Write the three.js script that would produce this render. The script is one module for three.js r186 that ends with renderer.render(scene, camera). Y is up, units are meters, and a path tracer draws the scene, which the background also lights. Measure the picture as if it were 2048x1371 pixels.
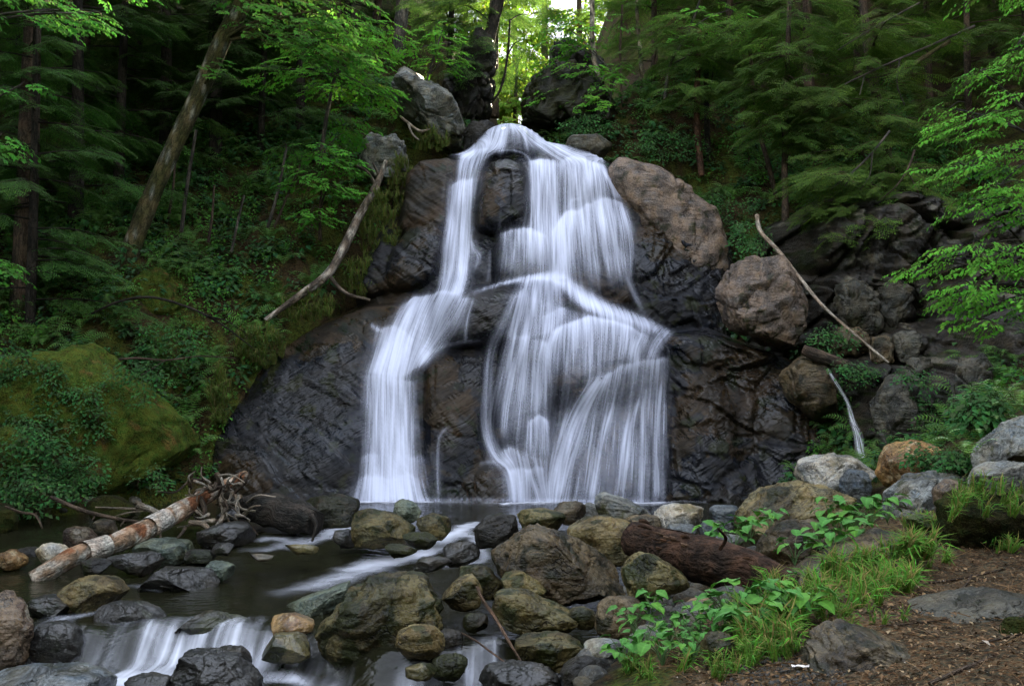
import * as THREE from 'three';
import { mergeGeometries, mergeVertices } from 'three/addons/utils/BufferGeometryUtils.js';

// ---------------------------------------------------------------- camera, sky, sun, exposure
const W = 2048, H = 1371, F = 1967, HORIZON = 820, EYE = 1.85;
const PITCH = Math.atan((HORIZON - H / 2) / F), SP = Math.sin(PITCH), CP = Math.cos(PITCH);
const scene = new THREE.Scene();
const camera = new THREE.PerspectiveCamera(2 * Math.atan(H / 2 / F) * 180 / Math.PI, W / H, 0.1, 400);
camera.position.set(0, EYE, 0);
camera.rotation.x = PITCH;
const SKY_LOW = [1.02, 1.0, 0.96], SKY_HIGH = [0.72, 0.8, 0.98], SKY_GAIN = 0.32;
{
  const w = 128, h = 64, a = new Float32Array(w * h * 4);
  for (let j = 0; j < h; j++) {
    const e = Math.max(0, Math.sin((j + 0.5) / h * Math.PI - Math.PI / 2)), t = Math.pow(e, 0.55);
    for (let i = 0; i < w; i++) {
      const k = (j * w + i) * 4;
      for (let c = 0; c < 3; c++) a[k + c] = SKY_GAIN * (SKY_LOW[c] * (1 - t) + SKY_HIGH[c] * t);
      a[k + 3] = 1;
    }
  }
  const sky = new THREE.DataTexture(a, w, h, THREE.RGBAFormat, THREE.FloatType);
  sky.mapping = THREE.EquirectangularReflectionMapping; sky.magFilter = THREE.LinearFilter; sky.needsUpdate = true;
  scene.background = sky; scene.environment = sky;
}
const sun = new THREE.DirectionalLight(new THREE.Color(1, 0.87, 0.6), 5);
sun.position.set(30, 52, -108); sun.target.position.set(0, 6, -24);
sun.castShadow = true; sun.shadow.radius = 1.5; sun.shadow.mapSize.set(4096, 4096);
Object.assign(sun.shadow.camera, { left: -45, right: 45, top: 45, bottom: -45, near: 1, far: 260 });
scene.add(sun, sun.target);
const renderer = new THREE.WebGLRenderer({ antialias: true });
renderer.setSize(1024, 685);
renderer.toneMapping = THREE.LinearToneMapping;
renderer.toneMappingExposure = 11.8;
renderer.shadowMap.enabled = true;

// ---------------------------------------------------------------- helpers
const V3 = THREE.Vector3, clamp = (x, a = 0, b = 1) => Math.min(b, Math.max(a, x));
const lerp = (a, b, t) => a + (b - a) * t, sstep = (a, b, x) => { const t = clamp((x - a) / (b - a)); return t * t * (3 - 2 * t); };
function rng(seed) { let s = (seed * 2654435761 + 97) >>> 0; return () => { s = (s + 0x6D2B79F5) | 0; let t = Math.imul(s ^ (s >>> 15), 1 | s); t = (t + Math.imul(t ^ (t >>> 7), 61 | t)) ^ t; return ((t ^ (t >>> 14)) >>> 0) / 4294967296; }; }
const PERM = new Uint8Array(512); { const r = rng(5), p = [...Array(256).keys()]; for (let i = 255; i > 0; i--) { const j = Math.floor(r() * (i + 1)); [p[i], p[j]] = [p[j], p[i]]; } for (let i = 0; i < 512; i++) PERM[i] = p[i & 255]; }
const grad = (h, x, y, z) => { h &= 15; const u = h < 8 ? x : y, v = h < 4 ? y : (h === 12 || h === 14 ? x : z); return ((h & 1) ? -u : u) + ((h & 2) ? -v : v); };
function n3(x, y, z) {
  const fx = Math.floor(x), fy = Math.floor(y), fz = Math.floor(z), X = fx & 255, Y = fy & 255, Z = fz & 255; x -= fx; y -= fy; z -= fz;
  const u = x * x * x * (x * (x * 6 - 15) + 10), v = y * y * y * (y * (y * 6 - 15) + 10), w = z * z * z * (z * (z * 6 - 15) + 10);
  const A = PERM[X] + Y, AA = PERM[A] + Z, AB = PERM[A + 1] + Z, B = PERM[X + 1] + Y, BA = PERM[B] + Z, BB = PERM[B + 1] + Z;
  return lerp(lerp(lerp(grad(PERM[AA], x, y, z), grad(PERM[BA], x - 1, y, z), u), lerp(grad(PERM[AB], x, y - 1, z), grad(PERM[BB], x - 1, y - 1, z), u), v),
    lerp(lerp(grad(PERM[AA + 1], x, y, z - 1), grad(PERM[BA + 1], x - 1, y, z - 1), u), lerp(grad(PERM[AB + 1], x, y - 1, z - 1), grad(PERM[BB + 1], x - 1, y - 1, z - 1), u), v), w);
}
const fbm = (x, y, z, o = 4) => { let s = 0, a = 0.5; for (let i = 0; i < o; i++) { s += a * n3(x, y, z); x = x * 2.03 + 7.1; y = y * 2.03 + 3.3; z = z * 2.03 + 1.7; a *= 0.5; } return s; };
const ridged = (x, y, z, o = 3) => { let s = 0, a = 0.5; for (let i = 0; i < o; i++) { s += a * (1 - 2 * Math.abs(n3(x, y, z))); x = x * 2.1 + 4.1; y = y * 2.1 + 9.3; z = z * 2.1 + 2.7; a *= 0.5; } return s; };
// nearest and second nearest jittered cell points, and a number for the cell
function vor(x, y, z) {
  const X = Math.floor(x), Y = Math.floor(y), Z = Math.floor(z); let a = 9, b = 9, id = 0;
  for (let k = -1; k <= 1; k++) for (let j = -1; j <= 1; j++) for (let i = -1; i <= 1; i++) {
    const h = PERM[(X + i & 255) + PERM[(Y + j & 255) + PERM[Z + k & 255]]], h2 = PERM[h + 37], h3 = PERM[h + 91], d = (X + i + h / 255 - x) ** 2 + (Y + j + h2 / 255 - y) ** 2 + (Z + k + h3 / 255 - z) ** 2;
    if (d < a) { b = a; a = d; id = h; } else if (d < b) b = d;
  }
  return [Math.sqrt(a), Math.sqrt(b), id];
}
// a point of the photograph at a chosen distance from the camera (metres along the view axis on the ground)
function at(px, py, d) {
  const cx = (px - W / 2) / F, cy = (H / 2 - py) / F, y = cy * CP + SP, z = cy * SP - CP, t = d / -z;
  return new V3(cx * t, EYE + y * t, -d);
}
const taken = {};
const numbered = (n) => { const k = taken[n] = (taken[n] ?? -1) + 1; return k ? n + '_' + String(k).padStart(3, '0') : n; };
function tag(o, label, category, group, kind) { if (label) o.userData.label = label; if (category) o.userData.category = category; if (group) o.userData.group = group; if (kind) o.userData.kind = kind; return o; }
function shade(o) { o.castShadow = true; o.receiveShadow = true; return o; }
function add(name, geo, mat, parent = scene) { const m = shade(new THREE.Mesh(geo, mat)); m.name = parent === scene ? numbered(name) : name; parent.add(m); return m; }
function base(name, p) { const g = new THREE.Group(); g.name = numbered(name); g.position.copy(p); scene.add(g); return g; }
function inst(name, geo, mat, mats, cols, parent = scene) {
  const m = shade(new THREE.InstancedMesh(geo, mat, mats.length)); m.name = parent === scene ? numbered(name) : name;
  mats.forEach((x, i) => { m.setMatrixAt(i, x); if (cols) m.setColorAt(i, cols[i]); }); m.userData.kind = 'stuff'; parent.add(m); return m;
}
function indexed(pos, idx, col, uv) {
  const g = new THREE.BufferGeometry();
  g.setAttribute('position', new THREE.Float32BufferAttribute(pos, 3));
  if (col) g.setAttribute('color', new THREE.Float32BufferAttribute(col, 3));
  if (uv) g.setAttribute('uv', new THREE.Float32BufferAttribute(uv, 2));
  if (idx) g.setIndex(idx);
  return g;
}
// texture coordinates in metres, each face taking the axis it faces most
function boxUV(geo, scale = 1, off = 0) {
  if (!geo.attributes.normal) geo.computeVertexNormals();
  const g = geo.toNonIndexed(), p = g.attributes.position, uv = new Float32Array(p.count * 2), a = new V3(), b = new V3(), c = new V3();
  for (let i = 0; i < p.count; i += 3) {
    a.fromBufferAttribute(p, i); b.fromBufferAttribute(p, i + 1); c.fromBufferAttribute(p, i + 2);
    const n = b.clone().sub(a).cross(c.clone().sub(a)), x = Math.abs(n.x), y = Math.abs(n.y), z = Math.abs(n.z);
    [a, b, c].forEach((v, k) => { const [s, t] = x > y && x > z ? [v.z, v.y] : y > z ? [v.x, v.z] : [v.x, v.y]; uv[(i + k) * 2] = s * scale + off; uv[(i + k) * 2 + 1] = t * scale + off * 1.7; });
  }
  g.setAttribute('uv', new THREE.BufferAttribute(uv, 2));
  return g;
}
// ---------------------------------------------------------------- textures
const LAT = new Float32Array(65536); { const r = rng(11); for (let i = 0; i < 65536; i++) LAT[i] = r() * 2 - 1; }
function tn(x, y, per, s) {     // tiling value noise
  const x0 = Math.floor(x), y0 = Math.floor(y), fx = x - x0, fy = y - y0, u = fx * fx * (3 - 2 * fx), v = fy * fy * (3 - 2 * fy);
  const a = ((x0 % per) + per) % per, b = (a + 1) % per, c = ((y0 % per) + per) % per, d = (c + 1) % per, h = (i, j) => LAT[(i * 257 + j * 4099 + s * 7919) & 65535];
  return lerp(lerp(h(a, c), h(b, c), u), lerp(h(a, d), h(b, d), u), v);
}
const tf = (u, v, f, o, s) => { let r = 0, a = 0.5; for (let i = 0; i < o; i++) { r += a * tn(u * f, v * f, f, s + i); f *= 2; a *= 0.55; } return r; };
function tex(n, fn, srgb, repeat = 1, m = n) {
  const a = new Uint8Array(n * m * 4);
  for (let j = 0; j < m; j++) for (let i = 0; i < n; i++) { const c = fn(i / n, j / m), k = (j * n + i) * 4; a[k] = clamp(c[0]) * 255; a[k + 1] = clamp(c[1]) * 255; a[k + 2] = clamp(c[2]) * 255; a[k + 3] = 255; }
  const t = new THREE.DataTexture(a, n, m, THREE.RGBAFormat);
  t.wrapS = t.wrapT = THREE.RepeatWrapping; t.magFilter = THREE.LinearFilter; t.minFilter = THREE.LinearMipmapLinearFilter; t.generateMipmaps = true;
  if (srgb) t.colorSpace = THREE.SRGBColorSpace;
  t.repeat.set(repeat, repeat); t.needsUpdate = true; return t;
}
const rep = (t, r, r2 = r) => { const c = t.clone(); c.repeat.set(r, r2); c.needsUpdate = true; return c; };
const rockMap = tex(1024, (u, v) => {
  const b = tf(u, v, 4, 7, 1), f = tf(u, v, 48, 4, 9), sp = tf(u, v, 90, 2, 17), str = tf(u + 0.05 * b, v * 5 + 0.35 * tf(u, v, 3, 4, 33), 6, 5, 23);
  let g = 0.86 + 0.34 * b + 0.3 * f + 0.16 * str; const li = sstep(0.3, 0.42, sp + 0.25 * b);
  const crack = sstep(0.055, 0.0, Math.abs(tf(u, v, 5, 5, 41))) * sstep(0.0, 0.2, tf(u, v, 3, 2, 47)); g *= 1 - 0.4 * crack;
  const w = tf(u, v, 6, 4, 51);
  return [g * (1 + 0.1 * w) + 0.2 * li, g + 0.2 * li, g * (1 - 0.14 * w) + 0.16 * li];
}, true);
const rockBump = tex(1024, (u, v) => {
  const b = tf(u, v, 4, 8, 1), str = tf(u + 0.05 * b, v * 5 + 0.35 * tf(u, v, 3, 4, 33), 6, 5, 23), f = tf(u, v, 40, 5, 9);
  const crack = sstep(0.06, 0.0, Math.abs(tf(u, v, 5, 5, 41))) * sstep(0.0, 0.2, tf(u, v, 3, 2, 47));
  const g = 0.5 + 0.3 * b + 0.24 * str + 0.2 * f - 0.25 * crack; return [g, g, g];
});
const schistBump = tex(1024, (u, v) => {    // wet bedrock: long wavy folia
  const w = tf(u, v, 3, 5, 61), l = tf(u + 0.1 * w, v * 3 + 0.4 * w, 6, 5, 71), l2 = tf(u, v * 6 + 0.6 * w, 10, 4, 77), f = tf(u, v, 70, 2, 81);
  const g = 0.5 + 0.3 * w + 0.32 * l + 0.22 * l2 + 0.08 * f; return [g, g, g];
});
const schistMap = tex(1024, (u, v) => {
  const w = tf(u, v, 3, 5, 61), l = tf(u + 0.1 * w, v * 3 + 0.4 * w, 6, 5, 71), f = tf(u, v, 50, 4, 9), r = tf(u, v, 5, 5, 91);
  const g = 0.82 + 0.28 * w + 0.26 * l + 0.26 * f; return [g * (1 + 0.22 * r), g * (1 + 0.06 * r), g * (1 - 0.12 * r)];
}, true);
const wetMap = rep(tex(512, (u, v) => { const g = 0.24 + 0.5 * sstep(0.02, 0.2, tf(u, v, 4, 6, 131)); return [g, g, g]; }), 0.4);
const mossMap = tex(512, (u, v) => { const b = tf(u, v, 6, 5, 3), f = tf(u, v, 64, 3, 13), g = 0.85 + 0.28 * b + 0.5 * f, r = tf(u, v, 10, 4, 29); return [g * (1 + 0.35 * r), g, g * 0.9]; }, true);
const mossBump = tex(512, (u, v) => { const g = 0.5 + 0.25 * tf(u, v, 8, 4, 3) + 0.4 * tf(u, v, 64, 3, 13); return [g, g, g]; });
const barkMap = tex(512, (u, v) => { const w = tf(u, v, 4, 4, 5), l = tf(u * 4 + 0.25 * w, v, 8, 5, 15), f = tf(u, v, 50, 3, 25), g = 0.82 + 0.34 * l + 0.28 * w + 0.24 * f; return [g * (1 + 0.1 * w), g, g * (1 - 0.05 * w)]; }, true);
const barkBump = tex(512, (u, v) => { const w = tf(u, v, 4, 4, 5), l = tf(u * 4 + 0.25 * w, v, 8, 5, 15), g = 0.5 + 0.55 * l + 0.25 * tf(u, v, 40, 3, 25); return [g, g, g]; });
const litterMap = tex(1024, (u, v) => {
  const c = tf(u, v, 40, 4, 7), b = tf(u, v, 90, 3, 19), k = tf(u, v, 6, 5, 31), h = tf(u + 0.1, v, 60, 2, 43);
  const g = 0.82 + 0.45 * c + 0.4 * b + 0.22 * k; return [g * (1 + 0.3 * h), g, g * (1 - 0.2 * h)];
}, true);
const litterBump = tex(1024, (u, v) => { const g = 0.5 + 0.3 * tf(u, v, 40, 4, 7) + 0.3 * tf(u, v, 90, 3, 19) + 0.3 * tf(u, v, 8, 4, 31); return [g, g, g]; });
const waveBump = tex(512, (u, v) => { const w = tf(u, v, 3, 3, 5), g = 0.5 + 0.4 * tf(u * 1 + 0.1 * w, v * 3, 5, 4, 55) + 0.25 * w; return [g, g, g]; });

// ---------------------------------------------------------------- materials
const phys = (o) => new THREE.MeshPhysicalMaterial(o), std = (o) => new THREE.MeshStandardMaterial(o);
const rgb = (r, g, b) => new THREE.Color().setRGB(r, g, b);
const M = {
  rock: phys({ specularIntensity: 0.45, vertexColors: true, map: rep(rockMap, 1), bumpMap: rep(rockBump, 1), bumpScale: 0.04, roughness: 0.5 }),
  wet: std({ vertexColors: true, map: rep(rockMap, 1), bumpMap: rep(rockBump, 1), bumpScale: 0.025, roughness: 0.36 }),
  bed: (() => { const t = [schistMap, schistBump].map((x) => { const c = rep(x, 0.55, 1); c.rotation = 0.55; c.needsUpdate = true; return c; }); return phys({ specularIntensity: 0.5, vertexColors: true, map: t[0], bumpMap: t[1], bumpScale: 0.045, roughness: 0.9, roughnessMap: wetMap, bumpScale: 0.05 }); })(),
  moss: phys({ specularIntensity: 0.2, vertexColors: true, map: rep(mossMap, 1.5), bumpMap: rep(mossBump, 1.5), bumpScale: 0.03, roughness: 1 }),
  soil: phys({ specularIntensity: 0.2, vertexColors: true, map: rep(litterMap, 1), bumpMap: rep(litterBump, 1), bumpScale: 0.03, roughness: 1 }),
  bark: phys({ specularIntensity: 0.3, vertexColors: true, map: rep(barkMap, 1), bumpMap: rep(barkBump, 1), bumpScale: 0.03, roughness: 0.95 }),
  leaf: phys({ vertexColors: true, roughness: 1, transmission: 0.45, thickness: 0, side: THREE.DoubleSide, specularIntensity: 0.12 }),
  glossleaf: std({ vertexColors: true, roughness: 0.5, side: THREE.DoubleSide }),
  twig: std({ vertexColors: true, roughness: 0.95 }),
  litter: std({ vertexColors: true, roughness: 0.9, side: THREE.DoubleSide }),
};
// ---------------------------------------------------------------- terrain: one sheet through measured heights (thin-plate spline)
const GP = [];
const gpx = (...a) => a.forEach(([px, py, d, dy = 0]) => { const p = at(px, py, d); GP.push([p.x, d, p.y + dy]); });
const gw = (...a) => a.forEach(([x, y, d]) => GP.push([x, d, y]));
gw([0, 0.3, 0], [-6, -0.9, 2], [-14, 1.2, 0], [7, 0.9, 1], [14, 4, 0], [-3, -1.05, 6], [-6, -1.1, 8.5], [-2, -1.0, 8.8], [-4, -0.75, 11], [-1, -0.65, 11.3], [-6.5, -0.75, 12.5], [-2.5, -0.7, 14], [0.5, -0.5, 14], [-4, -0.6, 17], [0, -0.6, 18], [-0.5, -0.85, 9], [0.6, -0.6, 9.2],
  [-10, -0.1, 12], [-14, 4, 14], [3.2, -0.55, 17], [2, -0.4, 13], [3.5, -0.3, 15], [1.2, -0.5, 11], [-10.5, 0.6, 16]);
gpx([1180, 1371, 7.6], [1350, 1371, 6.4], [1560, 1371, 5.9], [1800, 1371, 5.4], [2040, 1371, 5.1], [1700, 1230, 7], [1900, 1150, 8.8], [2040, 1080, 9.6], [1560, 1240, 7.2], [1400, 1230, 8], [1780, 1110, 9.4], [2040, 1000, 10.6], [1850, 1040, 11], [1640, 1080, 11],
  [2000, 930, 12.5], [2040, 880, 13], [1880, 950, 14], [1740, 975, 16.5], [1600, 1000, 17], [1900, 870, 17.5], [2040, 800, 16]);
gpx([20, 1010, 17], [110, 1000, 17.6], [250, 1000, 19], [60, 850, 18.5], [100, 700, 20.2], [20, 620, 21], [230, 640, 21], [350, 850, 20.6], [400, 700, 21.8], [270, 480, 23], [120, 450, 23.5], [20, 380, 24.5], [430, 560, 23.4], [540, 640, 22.8], [620, 560, 23.8], [500, 440, 25], [300, 330, 26], [120, 240, 28], [640, 440, 25.2], [700, 380, 25.8], [600, 300, 27.3], [760, 270, 26.8], [800, 190, 28], [880, 210, 28], [940, 245, 28.5], [440, 180, 29], [700, 100, 31], [880, 60, 32]);
gpx([1120, 240, 28.8], [1200, 225, 29], [1280, 270, 28], [1400, 345, 27.2], [1480, 400, 26], [1570, 455, 25], [1640, 430, 25.5], [1500, 300, 28.2], [1300, 150, 31], [1480, 160, 31], [1700, 250, 28.5], [1640, 560, 23.5], [1720, 640, 22.6], [1850, 620, 22.2], [1960, 560, 22], [2040, 450, 22], [1900, 400, 24], [2040, 250, 26], [1880, 180, 29.5], [1700, 720, 21.6], [1820, 750, 20.8], [1980, 720, 19.5], [1660, 850, 21], [1800, 110, 32], [2000, 100, 31], [1300, 40, 35], [1480, 0, 36], [1250, -60, 40], [1620, -40, 37]);
gpx([760, -60, 36], [600, -40, 36], [860, -40, 38], [400, 20, 34]);
for (const x of [-3.5, 0, 3.5]) gw([x, -0.4, 22.5], [x, 1.8, 25.2], [x, 5.5, 27.2], [x * 0.6, 9.2, 29.5]);
gw([0.1, 9.7, 33], [0.4, 10, 39], [0.6, 10.2, 46], [0, 12, 60], [0, 16, 95], [-22, 20, 32], [-34, 34, 42], [-16, 24, 48], [-30, 30, 70], [24, 24, 32], [34, 38, 38], [17, 25, 45], [30, 24, 60], [22, 18, 80], [-26, 26, 95], [26, 22, 100], [20, 12, 20], [30, 18, 18], [-20, 12, 22], [-30, 16, 20], [-28, 8, 5], [28, 10, 5], [0, 0.8, -6], [0, 7, -18], [0, 14, -30], [-16, 9, -14], [16, 10, -14], [-30, 16, -28], [30, 18, -28], [12, 5.5, 15.5], [-13.5, 6, 19]);  // the rise behind the camera is added to cut low sky light
const TPS = (() => {
  const n = GP.length, N = n + 3, A = Array.from({ length: N }, () => new Float64Array(N + 1)), U = (r2) => r2 > 1e-9 ? 0.5 * r2 * Math.log(r2) : 0;
  for (let i = 0; i < n; i++) {
    for (let j = 0; j < n; j++) { const dx = GP[i][0] - GP[j][0], dz = GP[i][1] - GP[j][1]; A[i][j] = U(dx * dx + dz * dz); }
    A[i][i] += 0.35; A[i][n] = A[n][i] = 1; A[i][n + 1] = A[n + 1][i] = GP[i][0]; A[i][n + 2] = A[n + 2][i] = GP[i][1]; A[i][N] = GP[i][2];
  }
  for (let c = 0; c < N; c++) {
    let p = c; for (let r = c + 1; r < N; r++) if (Math.abs(A[r][c]) > Math.abs(A[p][c])) p = r;
    [A[c], A[p]] = [A[p], A[c]];
    for (let r = 0; r < N; r++) if (r !== c) { const f = A[r][c] / A[c][c]; if (f) for (let k = c; k <= N; k++) A[r][k] -= f * A[c][k]; }
  }
  const w = A.map((r, i) => r[N] / r[i]);
  return (x, d) => { let s = w[n] + w[n + 1] * x + w[n + 2] * d; for (let i = 0; i < n; i++) { const dx = x - GP[i][0], dz = d - GP[i][1]; s += w[i] * U(dx * dx + dz * dz); } return s; };
})();
const groundAt = (x, d) => TPS(clamp(x, -44, 44), clamp(d, -32, 105)) + 0.28 * fbm(x * 0.5, d * 0.5, 3.3, 3) * sstep(10, 19, d) + 0.05 * fbm(x * 2.3, d * 2.3, 8, 3);
// how much of the ground is the trodden, littered bank on the right (its edge is ragged)
const pathMask = (x, d) => { const e = 0.55 * fbm(x * 1.4, d * 1.4, 21, 3); return sstep(0, 0.25, x - (0.9 + 0.02 * d) + e) * sstep(12.5, 11, d + 2 * e); };
{
  const nx = 380, nz = 380, pos = [], col = [], idx = [];
  const wx = (t) => 44 * (0.35 * t + 0.65 * t * t * t), wz = (t) => t < 0.07 ? -32 + 30 * t / 0.07 : -2 + 107 * (0.42 * (t - 0.07) / 0.93 + 0.58 * Math.pow((t - 0.07) / 0.93, 2.6));
  for (let j = 0; j <= nz; j++) for (let i = 0; i <= nx; i++) {
    const x = wx(i / nx * 2 - 1), d = wz(j / nz), y = groundAt(x, d); pos.push(x, y, -d);
    const a = fbm(x * 0.9, d * 0.9, 4, 4), b = fbm(x * 3.1, d * 3.1, 14, 3), m = sstep(-0.05, 0.1, a + 0.5 * b), p = pathMask(x, d);
    let c = [lerp(0.05, 0.062, m), lerp(0.034, 0.075, m), lerp(0.016, 0.013, m)];
    const pc = b > 0.05 ? [0.11, 0.07, 0.036] : [0.075, 0.05, 0.027];
    c = c.map((v, k) => lerp(v, pc[k], p));
    if (y < -0.12 && x < 4 && d < 20.5) c = b > 0 ? [0.06, 0.042, 0.02] : [0.03, 0.026, 0.016];
    col.push(...c);
    if (i < nx && j < nz) { const k = j * (nx + 1) + i; idx.push(k, k + 1, k + nx + 1, k + 1, k + nx + 2, k + nx + 1); }
  }
  const g = indexed(pos, idx, col); g.computeVertexNormals();
  const n = g.attributes.normal; if (n.getY(0) < 0) { g.setIndex(idx.map((_, i) => idx[i - i % 3 + 2 - i % 3])); g.computeVertexNormals(); }
  tag(add('ground', boxUV(g, 0.8), M.soil), 'steep wooded ground of moss, leaf litter and bare soil', 'ground', null, 'structure');
}

// ---------------------------------------------------------------- the rock face under the falls: lumps of bedrock joined front to back
function outline(px, d, n = 96) {            // polygon of picture points at one distance -> centre and radius by angle
  const P = px.map(([x, y]) => at(x, y, d)); let A = 0, cx = 0, cy = 0;
  P.forEach((p, i) => { const q = P[(i + 1) % P.length], c = p.x * q.y - q.x * p.y; A += c; cx += (p.x + q.x) * c; cy += (p.y + q.y) * c; });
  cx /= 3 * A; cy /= 3 * A;
  const R = new Float32Array(n);
  for (let k = 0; k < n; k++) {
    const t = k / n * 2 * Math.PI, dx = Math.cos(t), dy = Math.sin(t); let best = 0;
    P.forEach((p, i) => { const q = P[(i + 1) % P.length], ex = q.x - p.x, ey = q.y - p.y, den = dx * ey - dy * ex; if (Math.abs(den) < 1e-9) return; const fx = p.x - cx, fy = p.y - cy, r = (fx * ey - fy * ex) / den, s = (fx * dy - fy * dx) / den; if (r > 0 && s >= -1e-6 && s <= 1 + 1e-6) best = Math.max(best, r); });
    R[k] = best;
  }
  for (let k = 0; k < n; k++) if (!R[k]) R[k] = R[(k + n - 1) % n] || 0.1;
  const S = R.map((r, k) => 0.25 * R[(k + n - 1) % n] + 0.5 * r + 0.25 * R[(k + 1) % n]);
  const rad = (t) => { let u = t / (2 * Math.PI) * n; u = ((u % n) + n) % n; const i = Math.floor(u); return lerp(S[i], S[(i + 1) % n], u - i); };
  return { cx, cy, rad, P };
}
// [outline, distance of its middle, bulge, lean back per metre of height, roundness]
const LUMPS = [
  [[[395, 1030], [425, 880], [450, 790], [520, 720], [600, 655], [690, 612], [800, 594], [900, 590], [1000, 572], [1090, 556], [1150, 578], [1230, 620], [1330, 662], [1450, 690], [1560, 705], [1650, 730], [1690, 810], [1712, 900], [1745, 1030], [1700, 1110], [430, 1110]], 21.9, 1.2, 0.45, 5],
  [[[430, 1000], [440, 860], [520, 735], [640, 650], [760, 625], [800, 700], [770, 800], [740, 1000], [730, 1080], [430, 1080]], 21.4, 0.9, 0.55, 5],
  [[[882, 690], [888, 620], [920, 590], [990, 580], [1050, 590], [1030, 680]], 21.6, 0.6, 0.35, 2.6],
  [[[842, 830], [848, 720], [890, 688], [975, 690], [985, 760], [975, 860], [980, 1000], [975, 1060], [850, 1060], [845, 940]], 21.1, 0.75, 0.32, 3],
  [[[865, 1000], [872, 870], [930, 850], [975, 870], [985, 960], [990, 1060], [870, 1060]], 20.7, 0.6, 0.3, 3],
  [[[940, 1000], [945, 930], [985, 918], [1010, 925], [1040, 990], [1045, 1060], [940, 1060]], 20.35, 0.5, 0.25, 3.5],
  [[[975, 1000], [982, 800], [1000, 660], [1040, 585], [1090, 565], [1120, 620], [1110, 800], [1105, 1000], [1100, 1060], [980, 1060]], 21.3, 0.85, 0.42, 2.6],
  [[[1050, 1000], [1055, 945], [1085, 930], [1110, 950], [1115, 1000], [1110, 1050], [1050, 1050]], 20.3, 0.4, 0.2, 3],
  [[[1090, 800], [1105, 690], [1150, 645], [1220, 625], [1300, 660], [1335, 700], [1330, 800], [1200, 830]], 21.4, 0.9, 0.4, 2.6],
  [[[1095, 1000], [1115, 900], [1160, 800], [1215, 735], [1280, 715], [1335, 728], [1345, 850], [1345, 1000], [1340, 1060], [1095, 1060]], 21, 0.95, 0.4, 2.6],
  [[[1325, 900], [1330, 740], [1375, 690], [1440, 700], [1480, 800], [1490, 1000], [1480, 1070], [1330, 1070]], 21.3, 0.9, 0.42, 2.4],
  [[[1455, 950], [1470, 810], [1520, 740], [1590, 712], [1650, 740], [1690, 840], [1705, 940], [1700, 1060], [1470, 1060]], 21.5, 0.9, 0.4, 2.4],
  [[[1330, 690], [1340, 668], [1420, 672], [1500, 690], [1560, 715], [1480, 745], [1340, 735]], 21.9, 0.5, 0.5, 2.6],
  [[[728, 610], [720, 545], [760, 470], [800, 390], [812, 328], [860, 297], [930, 300], [985, 260], [1025, 247], [1070, 264], [1130, 290], [1200, 314], [1260, 320], [1360, 365], [1430, 425], [1465, 500], [1465, 640], [1400, 720], [1100, 740], [800, 720]], 25, 1.2, 0.42, 3.2],
  [[[955, 465], [958, 360], [975, 325], [1010, 311], [1040, 322], [1057, 350], [1058, 465], [1010, 475]], 24.2, 0.6, 0.32, 3],
  [[[980, 600], [985, 500], [1000, 470], [1045, 462], [1090, 468], [1105, 520], [1110, 600]], 23.7, 0.65, 0.3, 2.8],
  [[[805, 470], [812, 345], [840, 312], [900, 310], [925, 340], [915, 420], [895, 490]], 24.6, 0.5, 0.42, 3],
  [[[768, 560], [790, 490], [830, 440], [890, 430], [900, 500], [880, 560], [840, 590], [790, 590]], 24.1, 0.7, 0.4, 2.4],
  [[[728, 575], [735, 520], [765, 470], [800, 480], [790, 560], [790, 592], [745, 595]], 24.2, 0.5, 0.4, 2.6],
  [[[1050, 560], [1055, 340], [1080, 322], [1120, 325], [1130, 560], [1110, 620], [1060, 620]], 24.1, 0.5, 0.34, 3.2],
  [[[1112, 600], [1118, 440], [1150, 425], [1190, 402], [1240, 402], [1265, 460], [1275, 560], [1280, 640], [1120, 650]], 24.1, 0.8, 0.35, 2.8],
  [[[1110, 430], [1112, 345], [1150, 330], [1200, 345], [1225, 400], [1200, 430]], 24.6, 0.6, 0.4, 2.8],
  [[[1050, 340], [1060, 305], [1110, 292], [1170, 312], [1208, 330], [1190, 352], [1100, 350]], 25.2, 0.5, 0.5, 2.6],
  [[[965, 318], [985, 268], [1022, 250], [1058, 268], [1062, 318]], 25.6, 0.4, 0.6, 2.4],
  [[[885, 600], [890, 500], [900, 400], [925, 370], [960, 380], [955, 480], [985, 560], [985, 610]], 24.5, 0.35, 0.38, 3],
  [[[1225, 640], [1240, 420], [1280, 400], [1340, 480], [1400, 560], [1450, 600], [1450, 690], [1300, 690]], 24.5, 0.7, 0.4, 2.6],
].map(([p, d, b, k, e]) => ({ ...outline(p, d), d, b, k, e }));
function lumpDepth(x, y, list = LUMPS) {
  let best = 60;
  for (const l of list) {
    const dx = x - l.cx, dy = y - l.cy, q = Math.hypot(dx, dy), R = l.rad(Math.atan2(dy, dx)), r = q / R;
    const f = r < 1 ? l.d - l.b * Math.pow(1 - Math.pow(r, l.e + 0.8), 0.55) + l.k * dy : l.d + l.k * dy + (q - R) * 2.6 + Math.pow((q - R), 1.5) * 1.5;
    const h = clamp(0.5 + 0.5 * (best - f) / 0.06); best = lerp(best, f, h) - 0.06 * h * (1 - h);
  }
  return best;
}
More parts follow.
